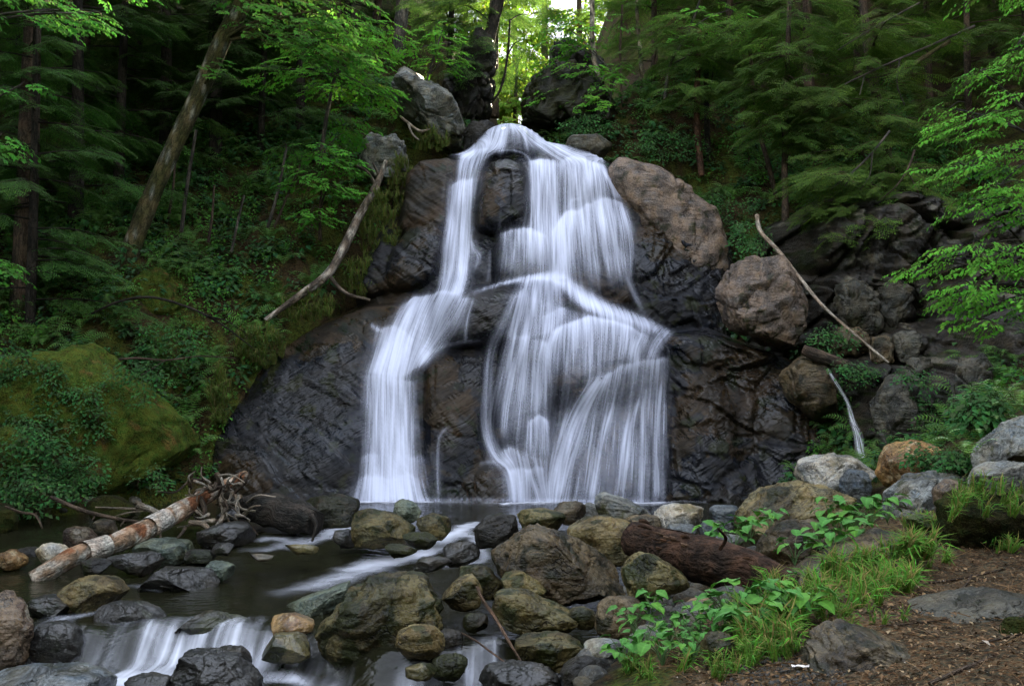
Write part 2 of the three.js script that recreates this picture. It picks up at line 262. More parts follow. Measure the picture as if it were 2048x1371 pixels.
// joints: blocks set a little forward or back, each with its own tilt
function block(x, y, s) {
  const wx = x + 0.35 * n3(x * 1.1, y * 1.1, 6), wy = y + 0.35 * n3(x * 1.1, y * 1.1, 16); let o = 0;
  for (const [f, a] of [[0.8, 0.16], [2.1, 0.085], [5.2, 0.035]]) { const t = [wx * f * 0.8 + s * f * 0.2, wy * f * 1.15 + 3, f], [p, q, id] = vor(...t), r1 = id / 255 - 0.5, r2 = PERM[id + 11] / 255 - 0.5, e = sstep(0, 0.09, q - p); o += a * (r1 * 1.1 + r2 * (wx * f - Math.floor(wx * f) - 0.5) + (PERM[id + 50] / 255 - 0.5) * (wy * f - Math.floor(wy * f) - 0.5)) - a * 0.35 * (1 - e); }
  return o;
}
const CX0 = -8, CX1 = 8.6, CY0 = -0.9, CY1 = 10.6, CS = 0.04, CNX = Math.round((CX1 - CX0) / CS), CNY = Math.round((CY1 - CY0) / CS);
const CD = new Float32Array((CNX + 1) * (CNY + 1));
for (let j = 0; j <= CNY; j++) for (let i = 0; i <= CNX; i++) {
  const x = CX0 + i * CS, y = CY0 + j * CS, w = 0.25 * fbm(x * 0.7, y * 0.7, 2, 3);
  const s = (x < -1.6 ? x * 0.55 + y * 0.84 : x * -0.3 - y * 0.25) + w, st = s * 0.9 + 0.3 * n3(x * 0.6, y * 0.6, 77), saw = st - Math.floor(st);                    // dip of the folia
  CD[j * (CNX + 1) + i] = lumpDepth(x + 0.1 * fbm(x * 1.3, y * 1.3, 5, 3), y + 0.1 * fbm(x * 1.3, y * 1.3, 15, 3))
    - 0.2 * fbm(x * 0.7, y * 0.7, 9, 3) - 0.05 * ridged(s * 2.6, (x + y) * 0.22, 3, 3) - 0.03 * ridged(s * 8, (x + y) * 0.6, 7, 3) - 0.018 * fbm(x * 6, y * 6, 1, 3) - 0.09 * (saw < 0.9 ? saw / 0.9 : (1 - saw) * 10) * sstep(-1, -2, x) - block(x, y, s) * lerp(0.35, 1.15, sstep(-2, 2.4, x));
}
function cliffDepth(x, y) {
  const u = clamp((x - CX0) / CS, 0, CNX - 1e-3), v = clamp((y - CY0) / CS, 0, CNY - 1e-3), i = Math.floor(u), j = Math.floor(v), k = j * (CNX + 1) + i, a = u - i, b = v - j, n = CNX + 1;
  return lerp(lerp(CD[k], CD[k + 1], a), lerp(CD[k + n], CD[k + n + 1], a), b);
}
function onCliff(px, py) { let lo = 17; for (let d = 18; d < 32; d += 0.05) { const p = at(px, py, d); if (cliffDepth(p.x, p.y) < d) return at(px, py, (lo + d) / 2); lo = d; } return at(px, py, 26); }
{
  const pos = [], col = [], idx = [];
  for (let j = 0; j <= CNY; j++) for (let i = 0; i <= CNX; i++) {
    const x = CX0 + i * CS, y = CY0 + j * CS, k = j * (CNX + 1) + i, d = CD[k]; pos.push(x, y, -d);
    const a = fbm(x * 0.6, y * 0.6, 31, 4), b = fbm(x * 2.2, y * 2.2, 41, 4);
    let c = [0.013, 0.0135, 0.017];
    if (a + 0.4 * b > 0.1) c = [0.022, 0.0205, 0.02];
    if (fbm(x * 0.35 + 1.5, y * 0.35, 71, 4) + 0.3 * b < -0.02) c = [0.036, 0.025, 0.014];   // rusty beds in the rock
    if (b - 0.3 * a > 0.2) c = [0.018, 0.021, 0.009];
    col.push(...c);
    if (i < CNX && j < CNY && Math.min(d, CD[k + 1], CD[k + CNX + 1], CD[k + CNX + 2]) < 31) { idx.push(k, k + 1, k + CNX + 1, k + 1, k + CNX + 2, k + CNX + 1); }
  }
  const g = indexed(pos, idx, col); g.computeVertexNormals();
  tag(add('cliff', boxUV(g, 0.45), M.bed), 'wet dark tiered bedrock face that the waterfall runs over', 'cliff', null, 'structure');
}

// ---------------------------------------------------------------- the shaded rock wall right of the falls, in stacked angular blocks
{
  const WL = [
    [[[1500, 720], [1560, 570], [1640, 440], [1780, 385], [1920, 410], [2120, 390], [2170, 900], [1960, 980], [1800, 985], [1700, 960], [1670, 800], [1600, 740]], 23, 1, 0.3, 4],
    [[[1632, 530], [1645, 445], [1715, 418], [1800, 388], [1905, 415], [1930, 510], [1865, 565], [1795, 595], [1715, 565]], 22.2, 0.9, -0.1, 4],
    [[[1655, 700], [1662, 560], [1712, 535], [1770, 560], [1830, 600], [1850, 690], [1760, 720]], 21.7, 0.5, 0.1, 4],
    [[[1730, 760], [1738, 665], [1840, 655], [1960, 640], [1990, 740], [1900, 790]], 21, 0.6, 0.2, 4],
    [[[1740, 960], [1750, 735], [1800, 725], [1870, 800], [1910, 960]], 19.6, 0.6, 0.3, 4],
    [[[1850, 960], [1860, 780], [1905, 720], [1960, 690], [2010, 740], [2020, 960]], 19.4, 0.7, 0.3, 4],
    [[[1980, 900], [1990, 640], [2060, 590], [2140, 640], [2140, 900]], 19, 0.6, 0.2, 4],
    [[[1850, 650], [1880, 500], [1980, 425], [2120, 430], [2130, 640], [1960, 690]], 21.4, 0.8, -0.05, 4],
  ].map(([p, d, b, k, e]) => ({ ...outline(p, d), d, b, k, e }));
  const x0 = 4.2, x1 = 13, y0 = -0.5, y1 = 8, S = 0.045, nx = Math.round((x1 - x0) / S), ny = Math.round((y1 - y0) / S), pos = [], col = [], idx = [];
  for (let j = 0; j <= ny; j++) for (let i = 0; i <= nx; i++) {
    const x = x0 + i * S, y = y0 + j * S, s = 0.7 * x + 0.7 * y + 0.3 * n3(x, y, 4); let o = 0;
    for (const [f, a] of [[0.6, 0.7], [1.7, 0.22], [4.5, 0.05]]) { const wx = x + 0.25 * n3(x * 1.3, y * 1.3, 26), wy = y + 0.25 * n3(x * 1.3, y * 1.3, 36), [p, q, id] = vor((wx * 0.86 + wy * 0.5) * f, (wy * 0.86 - wx * 0.5) * f * 1.5 + 9, f * 3), fx = wx * f - Math.floor(wx * f) - 0.5, fy = wy * f - Math.floor(wy * f) - 0.5; o += a * (id / 255 - 0.5) + a * 0.4 * ((PERM[id + 9] / 255 - 0.5) * fx + (PERM[id + 60] / 255 - 0.3) * fy) - a * 0.6 * sstep(0.1, 0, q - p); }
    const d = lumpDepth(x, y, WL) - o - 0.05 * ridged(s * 5, (x - y) * 0.5, 2, 3) - 0.02 * fbm(x * 6, y * 6, 3, 3); pos.push(x, y, -d);
    const a = fbm(x * 0.9, y * 0.9, 51, 4), b = fbm(x * 3, y * 3, 61, 4); let c = a > 0 ? [0.046, 0.038, 0.027] : [0.028, 0.024, 0.018]; if (b + 0.4 * a > 0.12) c = [0.024, 0.028, 0.01]; if (b - a * 0.5 > 0.28) c = [0.12, 0.11, 0.085]; col.push(...c);
    if (i < nx && j < ny && d < 30) { const k = j * (nx + 1) + i; idx.push(k, k + 1, k + nx + 1, k + 1, k + nx + 2, k + nx + 1); }
  }
  const g = indexed(pos, idx, col); g.computeVertexNormals();
  tag(add('rock_wall', boxUV(g, 0.7), M.rock), 'shaded wall of stacked angular blocks right of the falls', 'rock wall', null, 'structure');
}
// ---------------------------------------------------------------- the waterfall: a sheet of water on the face, thick and thin where strands run
const TX = 1024, TY = 1400, WX0 = -4.3, WX1 = 3.7, WY0 = -0.15, WY1 = 9.9, WD = new Float32Array(TX * TY), WU = new Float32Array(TX * TY), WV = new Float32Array(TX * TY);
// strand: a run of [px, py, width px, amount]
function strand(pts, seed = 1, fil = 0.45) {
  const P = []; pts.forEach(([x, y, w, a]) => { const p = onCliff(x, y); P.push({ x: p.x, y: p.y, w: w * -p.z / F / 2, a }); });
  const Q = []; for (let i = 0; i < P.length - 1; i++) { const p0 = P[Math.max(0, i - 1)], p1 = P[i], p2 = P[i + 1], p3 = P[Math.min(P.length - 1, i + 2)], n = 40; for (let k = 0; k < n; k++) { const t = k / n, c = (a, b, c2, d) => 0.5 * (2 * b + (c2 - a) * t + (2 * a - 5 * b + 4 * c2 - d) * t * t + (3 * b - a - 3 * c2 + d) * t * t * t); Q.push([c(p0.x, p1.x, p2.x, p3.x), c(p0.y, p1.y, p2.y, p3.y), 1.5 * lerp(p1.w, p2.w, t), lerp(p1.a, p2.a, t) * 0.85 * sstep(0, 0.12, (i + t) / (P.length - 1)) * sstep(0, 0.12, 1 - (i + t) / (P.length - 1))]); } }
  const best = new Map();
  for (let k = 0; k < Q.length - 1; k++) {
    const [ax, ay, w, am] = Q[k], [bx, by] = Q[k + 1], L2 = (bx - ax) ** 2 + (by - ay) ** 2 + 1e-9;
    const i0 = Math.floor((Math.min(ax, bx) - w - WX0) / (WX1 - WX0) * TX), i1 = Math.ceil((Math.max(ax, bx) + w - WX0) / (WX1 - WX0) * TX), j0 = Math.floor((Math.min(ay, by) - w - WY0) / (WY1 - WY0) * TY), j1 = Math.ceil((Math.max(ay, by) + w - WY0) / (WY1 - WY0) * TY);
    for (let j = Math.max(0, j0); j <= Math.min(TY - 1, j1); j++) for (let i = Math.max(0, i0); i <= Math.min(TX - 1, i1); i++) {
      const x = WX0 + (i + 0.5) / TX * (WX1 - WX0), y = WY0 + (j + 0.5) / TY * (WY1 - WY0), t = clamp(((x - ax) * (bx - ax) + (y - ay) * (by - ay)) / L2), dx = x - ax - t * (bx - ax), dy = y - ay - t * (by - ay), q = Math.hypot(dx, dy) / w;
      if (q >= 1) continue;
      const side = (dx * (by - ay) - dy * (bx - ax)) > 0 ? 1 : -1, s = side * q * w * 14, n = 0.5 + 0.8 * (0.5 * n3(s + seed * 9, k * 0.012, seed) + 0.4 * n3(s * 2.9, k * 0.02, seed + 5));
      const v = am * (1 - q * q) ** 2 * lerp(1, 1.8 * clamp(n, 0, 1.3), fil), key = j * TX + i; if (v > (best.get(key) || 0)) { best.set(key, v); if (fil >= 0.3) { const L = Math.sqrt(L2), sg = by > ay ? -1 : 1; WU[key] += 0.35 * v * sg * (bx - ax) / L; WV[key] += 0.35 * v * sg * (by - ay) / L; } }
    }
  }
  for (const [k, v] of best) WD[k] += v;
}
// curtain: water that rolls over a lip (polyline, left to right) and falls to a lower line, thinning on the way; points as in a tracing of the falls
const cp = ([x, y]) => [680 + x / 1.757, 230 + y / 1.757];
function curtain(lip, low, a0, a1, { soft = 0.22, streak = 0.5, freq = 10, seed = 1, roll = 0.2, pw = 0.7, out = 0.4 } = {}) {
  const wp = (list) => list.map((q) => { const p = onCliff(...cp(q)); return [p.x, p.y]; }), A = wp(lip), B = wp(low);
  const along = (P, u) => { let L = 0; const s = P.slice(1).map((p, i) => { const l = Math.hypot(p[0] - P[i][0], p[1] - P[i][1]); L += l; return l; }); let q = u * L; for (let i = 0; i < s.length; i++) { if (q <= s[i] || i === s.length - 1) { const t = clamp(q / (s[i] || 1)); return [lerp(P[i][0], P[i + 1][0], t), lerp(P[i][1], P[i + 1][1], t)]; } q -= s[i]; } return P[P.length - 1]; };
  const wid = Math.max(Math.hypot(A[0][0] - A[A.length - 1][0], A[0][1] - A[A.length - 1][1]), Math.hypot(B[0][0] - B[B.length - 1][0], B[0][1] - B[B.length - 1][1])), nu = Math.ceil(wid / 0.0055), best = new Map();
  for (let i = 0; i <= nu; i++) {
    const u = i / nu, a = along(A, u), b = along(B, u), h = Math.hypot(b[0] - a[0], b[1] - a[1]), nt = Math.ceil(h / 0.0055), e = sstep(0, soft, u) * sstep(0, soft, 1 - u), s = u * wid * freq, du = b[0] - a[0], dv = b[1] - a[1], L = Math.hypot(du, dv) || 1, lipY = 0.09 * fbm(u * wid * 2.2 + seed * 3, 4, seed, 3);
    for (let j = 0; j <= nt; j++) {
      const t = j / nt, X = lerp(a[0], b[0], Math.pow(t, 1.15)), Y = lerp(a[1], b[1], t) + lipY * (1 - t), ti = Math.floor((X - WX0) / (WX1 - WX0) * TX), tj = Math.floor((Y - WY0) / (WY1 - WY0) * TY); if (ti < 0 || tj < 0 || ti >= TX || tj >= TY) continue;
      const n = 0.5 + 0.75 * (0.5 * n3(s, t * 0.7, seed * 3.1) + 0.42 * n3(s * 2.7, t * 0.8, seed * 5.3) + 0.3 * n3(s * 6.3, t, seed * 7.7)), fade = sstep(0, 0.015, t) * sstep(0, out, 1 - t);
      const ue = u + 0.07 * fbm(t * h * 1.6, seed * 1.3, 2, 3), ee = sstep(0, soft, ue) * sstep(0, soft, 1 - ue) * (e > 0 ? 1 : 0), v = fade * ee * (lerp(a0, a1, Math.pow(t, pw)) + roll * Math.exp(-t * h / 0.07)) * lerp(1, 1.9 * Math.pow(clamp(n, 0, 1.4), 1.7), streak * sstep(0, 0.1, t)), k = tj * TX + ti;
      if (v > (best.get(k) ?? -1)) best.set(k, v);
      WU[k] += (v + 0.02) * du / L * 0.5; WV[k] += (v + 0.02) * dv / L * 0.5;
    }
  }
  for (const [k, v] of best) { WD[k] += v; }
}
const run = (pts, seed, fil = 0.5) => strand(pts.map(([x, y, w, a]) => [...cp([x, y]), w / 1.757, a]), seed, fil);
// --- upper tier
curtain([[548, 105], [568, 55], [606, 28], [648, 42], [690, 78]], [[530, 150], [560, 158], [604, 145], [650, 155], [700, 165]], 0.75, 0.35, { seed: 2, freq: 12, roll: 0.3 });
run([[600, 36, 60, 0.8], [545, 85, 70, 1.1], [500, 120, 70, 1.1], [445, 152, 60, 0.9]], 3, 0.3); run([[625, 36, 60, 0.8], [690, 85, 80, 1], [760, 120, 80, 1], [840, 148, 60, 0.9], [915, 168, 40, 0.6]], 4, 0.3);
curtain([[425, 152], [470, 142], [530, 118]], [[396, 330], [440, 330], [482, 320]], 0.8, 0.5, { seed: 5 });
curtain([[384, 252], [430, 238], [484, 236]], [[338, 645], [390, 645], [438, 640]], 0.95, 0.7, { seed: 6, freq: 8, streak: 0.4, out: 0.03 }); curtain([[425, 250], [470, 240]], [[392, 640], [436, 640]], 0.5, 0.6, { seed: 7, soft: 0.4, streak: 0.3, out: 0.03 });
run([[505, 185, 8, 0.15], [545, 155, 9, 0.3], [600, 140, 9, 0.35], [645, 152, 10, 0.35], [668, 180, 10, 0.3]], 8, 0.1);
curtain([[655, 178], [700, 160], [768, 165]], [[668, 560], [720, 590], [785, 590]], 1, 0.6, { seed: 9, freq: 8, streak: 0.45 });
curtain([[762, 168], [820, 150], [880, 170], [935, 195]], [[772, 520], [835, 520], [910, 500], [985, 480]], 0.85, 0.25, { seed: 10, freq: 9, streak: 0.65 }); curtain([[880, 142], [926, 148]], [[885, 205], [930, 215]], 0.55, 0.3, { seed: 11, streak: 0.9, freq: 20 });
run([[905, 180, 30, 0.6], [945, 240, 34, 0.9], [965, 300, 36, 0.9]], 12, 0.4);
curtain([[888, 305], [930, 292], [988, 318]], [[935, 640], [975, 650], [1030, 600]], 0.9, 0.3, { seed: 13, freq: 9, streak: 0.7, soft: 0.1 }); run([[985, 320, 26, 0.6], [1015, 410, 28, 0.7], [1022, 500, 24, 0.5], [1015, 590, 16, 0.35], [1050, 680, 18, 0.15]], 14);
curtain([[764, 380], [790, 352], [840, 345], [862, 318], [890, 312]], [[770, 640], [800, 645], [850, 640], [890, 650], [935, 650]], 0.62, 0.2, { seed: 15, freq: 9, streak: 0.75, soft: 0.06, roll: 0.5 }); run([[802, 335, 8, 0.4], [814, 302, 10, 0.7], [838, 296, 8, 0.4]], 16, 0.1);
curtain([[742, 420], [764, 385], [792, 352]], [[732, 585], [770, 585], [805, 585]], 0.9, 0.9, { seed: 17, streak: 0.3, out: 0.03 });
curtain([[556, 436], [612, 412], [672, 408], [735, 430]], [[540, 575], [605, 580], [680, 575], [745, 575]], 0.62, 0.22, { seed: 18, freq: 10, streak: 0.6, soft: 0.22, roll: 0.45 }); curtain([[640, 412], [735, 430]], [[650, 575], [745, 575]], 0.4, 0.25, { seed: 19, soft: 0.4 });
run([[462, 440, 10, 0.4], [478, 480, 16, 0.5], [490, 495, 16, 0.6], [478, 545, 14, 0.3]], 20); run([[528, 480, 6, 0.4], [522, 600, 8, 0.35]], 21); run([[575, 250, 4, 0.2], [566, 330, 5, 0.25], [560, 420, 5, 0.25]], 22); run([[1005, 575, 16, 0.25], [1040, 650, 20, 0.2], [1060, 720, 16, 0.1]], 23);
// --- lower tier, left
curtain([[200, 690], [270, 648], [370, 634], [450, 640]], [[84, 905], [150, 915], [225, 920], [330, 850]], 0.85, 0.9, { seed: 24, freq: 7, streak: 0.45, out: 0.02 }); curtain([[120, 760], [200, 740], [280, 800]], [[85, 910], [160, 925], [270, 930]], 0.5, 0.8, { seed: 25, soft: 0.3, streak: 0.3, roll: 0.1, out: 0.02 });
curtain([[78, 905], [150, 918], [262, 932], [285, 922]], [[72, 1340], [140, 1350], [230, 1350], [300, 1340]], 0.85, 0.62, { seed: 26, freq: 7, streak: 0.5, soft: 0.25, out: 0.01 }); curtain([[130, 900], [250, 920]], [[120, 1345], [270, 1345]], 0.75, 0.85, { seed: 27, soft: 0.45, streak: 0.35, freq: 6, roll: 0, out: 0.01 });
curtain([[78, 1200], [105, 1185], [150, 1195]], [[60, 1340], [100, 1345], [150, 1345]], 0.4, 0.3, { seed: 28 }); curtain([[245, 1200], [280, 1190], [300, 1205]], [[250, 1340], [290, 1345], [330, 1340]], 0.45, 0.3, { seed: 29 }); curtain([[50, 1290], [90, 1262], [180, 1280], [240, 1258], [300, 1285]], [[20, 1350], [90, 1355], [180, 1355], [240, 1355], [340, 1350]], 0.7, 0.9, { seed: 30, out: 0.01 });
run([[440, 650, 40, 0.3], [400, 720, 54, 0.35], [350, 800, 60, 0.4], [290, 860, 60, 0.5]], 31); run([[285, 862, 14, 0.5], [350, 825, 9, 0.4], [430, 802, 7, 0.3], [510, 795, 5, 0.1]], 32, 0.1); run([[112, 735, 8, 0.4], [125, 748, 12, 0.7], [150, 760, 16, 0.6]], 33, 0.1);
curtain([[415, 650], [468, 640]], [[372, 800], [450, 800]], 0.3, 0.22, { seed: 34, streak: 0.9, freq: 14 }); run([[470, 645, 8, 0.4], [448, 720, 10, 0.35], [442, 798, 10, 0.35]], 35);
run([[378, 1102, 6, 0.4], [352, 1130, 9, 0.4], [346, 1200, 12, 0.45], [350, 1345, 16, 0.6]], 36); run([[352, 1112, 5, 0.4], [375, 1104, 7, 0.5], [395, 1103, 4, 0.3]], 37, 0.1);
// --- lower tier, middle
run([[440, 640, 14, 0.6], [540, 610, 14, 0.7], [630, 588, 18, 0.9], [700, 572, 26, 1.1], [770, 586, 40, 1.1], [850, 650, 66, 1.1], [950, 700, 74, 1.1], [1060, 742, 62, 1], [1130, 768, 36, 0.7]], 38, 0.25);
curtain([[622, 600], [680, 576], [740, 575], [795, 602]], [[548, 790], [640, 800], [720, 790], [790, 720]], 0.75, 0.32, { seed: 39, freq: 11, streak: 0.8, out: 0.1 });
curtain([[705, 712], [750, 692], [802, 680]], [[690, 800], [745, 780], [800, 740]], 0.35, 0.25, { seed: 40, roll: 0.45 });
curtain([[738, 765], [800, 736], [870, 716], [945, 720], [1012, 742], [1065, 778]], [[728, 930], [790, 975], [860, 985], [920, 950], [980, 890], [1045, 870]], 0.6, 0.1, { seed: 41, freq: 10, streak: 0.65, soft: 0.06, roll: 0.4, pw: 0.85 });
run([[772, 748, 18, 0.7], [742, 800, 20, 0.7], [732, 880, 16, 0.5], [730, 960, 12, 0.3]], 42); run([[1068, 775, 26, 0.6], [1045, 815, 34, 0.7], [1040, 868, 30, 0.6]], 43); run([[1130, 768, 30, 0.6], [1110, 800, 40, 0.6], [1090, 850, 36, 0.5]], 44);
run([[640, 610, 26, 0.35], [575, 720, 26, 0.3], [535, 820, 24, 0.32], [518, 950, 26, 0.38], [514, 1090, 30, 0.5], [545, 1190, 40, 0.7], [595, 1235, 46, 0.9], [630, 1345, 58, 1]], 45, 0.6); curtain([[610, 640], [650, 620]], [[505, 1090], [570, 1100]], 0.3, 0.25, { seed: 65, freq: 14, streak: 0.8, roll: 0 });
curtain([[600, 780], [680, 770]], [[556, 1170], [640, 1170]], 0.42, 0.42, { seed: 46, freq: 12, streak: 0.85, roll: 0, soft: 0.2 }); curtain([[670, 790], [732, 800]], [[655, 1070], [735, 1090]], 0.5, 0.42, { seed: 47, freq: 12, streak: 0.8, roll: 0, soft: 0.2 });
run([[690, 600, 22, 0.5], [655, 760, 28, 0.45], [610, 900, 28, 0.5], [582, 1020, 26, 0.55], [572, 1140, 26, 0.4]], 48); run([[735, 610, 22, 0.4], [725, 760, 24, 0.4], [690, 850, 26, 0.5], [690, 960, 30, 0.5], [684, 1060, 26, 0.5]], 49);
curtain([[655, 1085], [700, 1055], [738, 1078]], [[650, 1245], [700, 1240], [748, 1235]], 0.75, 0.3, { seed: 50, roll: 0.4 }); curtain([[556, 1185], [600, 1168], [655, 1205]], [[560, 1240], [605, 1240], [660, 1250]], 0.6, 0.5, { seed: 51 }); curtain([[585, 1250], [630, 1235], [672, 1250]], [[590, 1350], [630, 1352], [668, 1350]], 0.95, 0.95, { seed: 52, out: 0.01, streak: 0.2 }); curtain([[645, 1258], [688, 1234], [724, 1242]], [[645, 1348], [690, 1350], [730, 1348]], 0.25, 0.18, { seed: 53, roll: 0.5, out: 0.01 }); run([[490, 1222, 6, 0.4], [540, 1216, 9, 0.7], [570, 1235, 12, 0.6]], 54, 0.1);
curtain([[575, 1150], [748, 1220]], [[700, 1348], [760, 1348]], 0.25, 0.3, { seed: 55, out: 0.01, roll: 0 });
// --- lower tier, right
curtain([[888, 965], [930, 912], [980, 882], [1045, 868], [1145, 850]], [[735, 1348], [860, 1350], [960, 1352], [1060, 1352], [1150, 1348]], 0.42, 0.14, { seed: 56, freq: 8, streak: 0.8, soft: 0.04, roll: 0.35, out: 0.01 });
run([[930, 915, 30, 0.7], [870, 985, 50, 0.9], [820, 1070, 64, 0.85], [782, 1190, 78, 0.65], [750, 1345, 86, 0.65]], 57, 0.7);
run([[965, 1010, 14, 0.5], [925, 1110, 22, 0.7], [905, 1230, 24, 0.7], [882, 1345, 30, 0.8]], 58); run([[1050, 990, 14, 0.5], [1015, 1090, 24, 0.8], [998, 1200, 28, 0.85], [982, 1345, 34, 0.95]], 59); run([[1075, 960, 12, 0.4], [1060, 1090, 18, 0.5], [1055, 1345, 24, 0.6]], 60); run([[1125, 940, 14, 0.6], [1112, 1090, 20, 0.7], [1108, 1200, 22, 0.7], [1115, 1345, 28, 0.7]], 61); run([[1136, 1010, 5, 0.7], [1132, 1120, 5, 0.5]], 62);
run([[10, 1352, 14, 0.8], [190, 1355, 22, 1.3], [350, 1352, 12, 0.7], [480, 1351, 8, 0.5], [640, 1353, 14, 1.1], [800, 1354, 14, 1.1], [960, 1354, 14, 1.1], [1160, 1354, 12, 0.8]], 63, 0.1);
// a wet film over everything the water crosses
curtain([[655, 180], [930, 200]], [[560, 590], [1040, 640]], 0.2, 0.12, { seed: 70, freq: 8, streak: 0.6, roll: 0 }); curtain([[600, 620], [1120, 790]], [[520, 1345], [1150, 1345]], 0.16, 0.13, { seed: 71, freq: 8, streak: 0.7, roll: 0, out: 0.01 });
// spray softens the edges of every strand
function blurred(src, n, m, rx, ry) { let a = src; for (let pass = 0; pass < 2; pass++) { const b = new Float32Array(n * m), c = new Float32Array(n * m); for (let j = 0; j < m; j++) { let s = 0; for (let i = -rx; i < n; i++) { if (i + rx < n) s += a[j * n + i + rx]; if (i - rx - 1 >= 0) s -= a[j * n + i - rx - 1]; if (i >= 0) b[j * n + i] = s / (2 * rx + 1); } } for (let i = 0; i < n; i++) { let s = 0; for (let j = -ry; j < m; j++) { if (j + ry < m) s += b[(j + ry) * n + i]; if (j - ry - 1 >= 0) s -= b[(j - ry - 1) * n + i]; if (j >= 0) c[j * n + i] = s / (2 * ry + 1); } } a = c; } return a; }
{
  const b1 = blurred(WD, TX, TY, 2, 3), b2 = blurred(WD, TX, TY, 9, 8), b3 = blurred(WD, TX, TY, 30, 22);
  for (let j = 0; j < TY; j++) for (let i = 0; i < TX; i++) { const k = j * TX + i; WD[k] = 0.42 * b1[k] + 0.34 * b2[k] + 0.26 * b3[k]; }
  // filaments: noise drawn out along the flow
  const U = blurred(WU, TX, TY, 7, 9), Vv = blurred(WV, TX, TY, 7, 9), noise = new Float32Array(TX * TY), px = TX / (WX1 - WX0), py = TY / (WY1 - WY0), S = new Float32Array(TX * TY);
  for (let j = 0; j < TY; j++) for (let i = 0; i < TX; i++) { const h = (a, b, s) => LAT[(a * 7919 + b * 104729 + s * 1299721 >>> 0) & 65535]; noise[j * TX + i] = h(i >> 1, j >> 1, 1) + 0.9 * h(i / 4 | 0, j / 4 | 0, 2) + 0.45 * h(i / 9 | 0, j / 9 | 0, 3); }
  for (let j = 0; j < TY; j++) for (let i = 0; i < TX; i++) {
    const k = j * TX + i; if (WD[k] < 0.004) continue; let s = 0, c = 0;
    for (const sg of [1, -1]) { let x = i, y = j; for (let t = 0; t < 34; t++) { const q = (y | 0) * TX + (x | 0), u = U[q] * px, w = (Vv[q] || -1e-4) * py, L = Math.hypot(u, w) || 1; x += sg * 1.9 * u / L; y += sg * 1.9 * w / L; if (x < 0 || y < 0 || x >= TX || y >= TY) break; const wt = 1 - t / 34; s += wt * noise[(y | 0) * TX + (x | 0)]; c += wt; } }
    S[k] = s / (c || 1);
  }
  let m2 = 0, cn = 0; for (let k = 0; k < S.length; k++) if (S[k]) { m2 += S[k] * S[k]; cn++; } const sd = Math.sqrt(m2 / cn);
  for (let k = 0; k < S.length; k++) { const x = (k % TX) / px, y = Math.floor(k / TX) / py; WD[k] *= Math.exp(clamp(0.24 * S[k] / sd, -0.6, 0.6) + 0.5 * fbm(x * 1.1, y * 0.7, 12, 3) + 0.35 * n3(x * 4.5, y * 0.5, 22)); }
}
{
  const px = new Uint8Array(TX * TY * 4);
  for (let k = 0; k < TX * TY; k++) { const a = 1 - Math.exp(-1.35 * Math.pow(WD[k], 1.3)); px[k * 4] = px[k * 4 + 1] = px[k * 4 + 2] = clamp(a) * 255; px[k * 4 + 3] = 255; }
  const t = new THREE.DataTexture(px, TX, TY, THREE.RGBAFormat); t.magFilter = THREE.LinearFilter; t.minFilter = THREE.LinearFilter; t.needsUpdate = true;
  const mat = std({ color: rgb(0.6, 0.63, 0.77), roughness: 0.7, alphaMap: t, transparent: true, side: THREE.DoubleSide });
  const n1 = CNX + 1, m1 = CNY + 1, MN = new Float32Array(n1 * m1);
  for (let j = 0; j < m1; j++) for (let i = 0; i < n1; i++) { let q = 99; for (let b = -4; b <= 4; b += 2) for (let a = -4; a <= 4; a += 2) q = Math.min(q, CD[clamp(j + b, 0, m1 - 1) * n1 + clamp(i + a, 0, n1 - 1)]); MN[j * n1 + i] = Math.min(q, 32); }
  const SM = blurred(MN, n1, m1, 5, 6), smooth = (x, y) => { const i = clamp(Math.round((x - CX0) / CS), 0, CNX), j = clamp(Math.round((y - CY0) / CS), 0, CNY); return SM[j * n1 + i]; };
  const S = 0.04, nx = Math.round((WX1 - WX0) / S), ny = Math.round((WY1 - WY0) / S), pos = [], uv = [], idx = [], dn = [];
  for (let j = 0; j <= ny; j++) for (let i = 0; i <= nx; i++) {
    const x = WX0 + i / nx * (WX1 - WX0), y = WY0 + j / ny * (WY1 - WY0); const d = smooth(x, y);
    const w = WD[clamp(Math.round(j / ny * TY), 0, TY - 1) * TX + clamp(Math.round(i / nx * TX), 0, TX - 1)];
    pos.push(x, y, -(d - 0.03 - 0.02 * Math.min(1.5, w))); uv.push(i / nx, j / ny); dn.push(w);
  }
  for (let j = 0; j < ny; j++) for (let i = 0; i < nx; i++) { const k = j * (nx + 1) + i; if (dn[k] + dn[k + 1] + dn[k + nx + 1] + dn[k + nx + 2] > 0.01) idx.push(k, k + 1, k + nx + 1, k + 1, k + nx + 2, k + nx + 1); }
  const g = indexed(pos, idx, null, uv); g.computeVertexNormals();
  tag(add('waterfall', g, mat), 'silky white waterfall spreading over two tiers of dark rock', 'waterfall', null, 'structure');
}

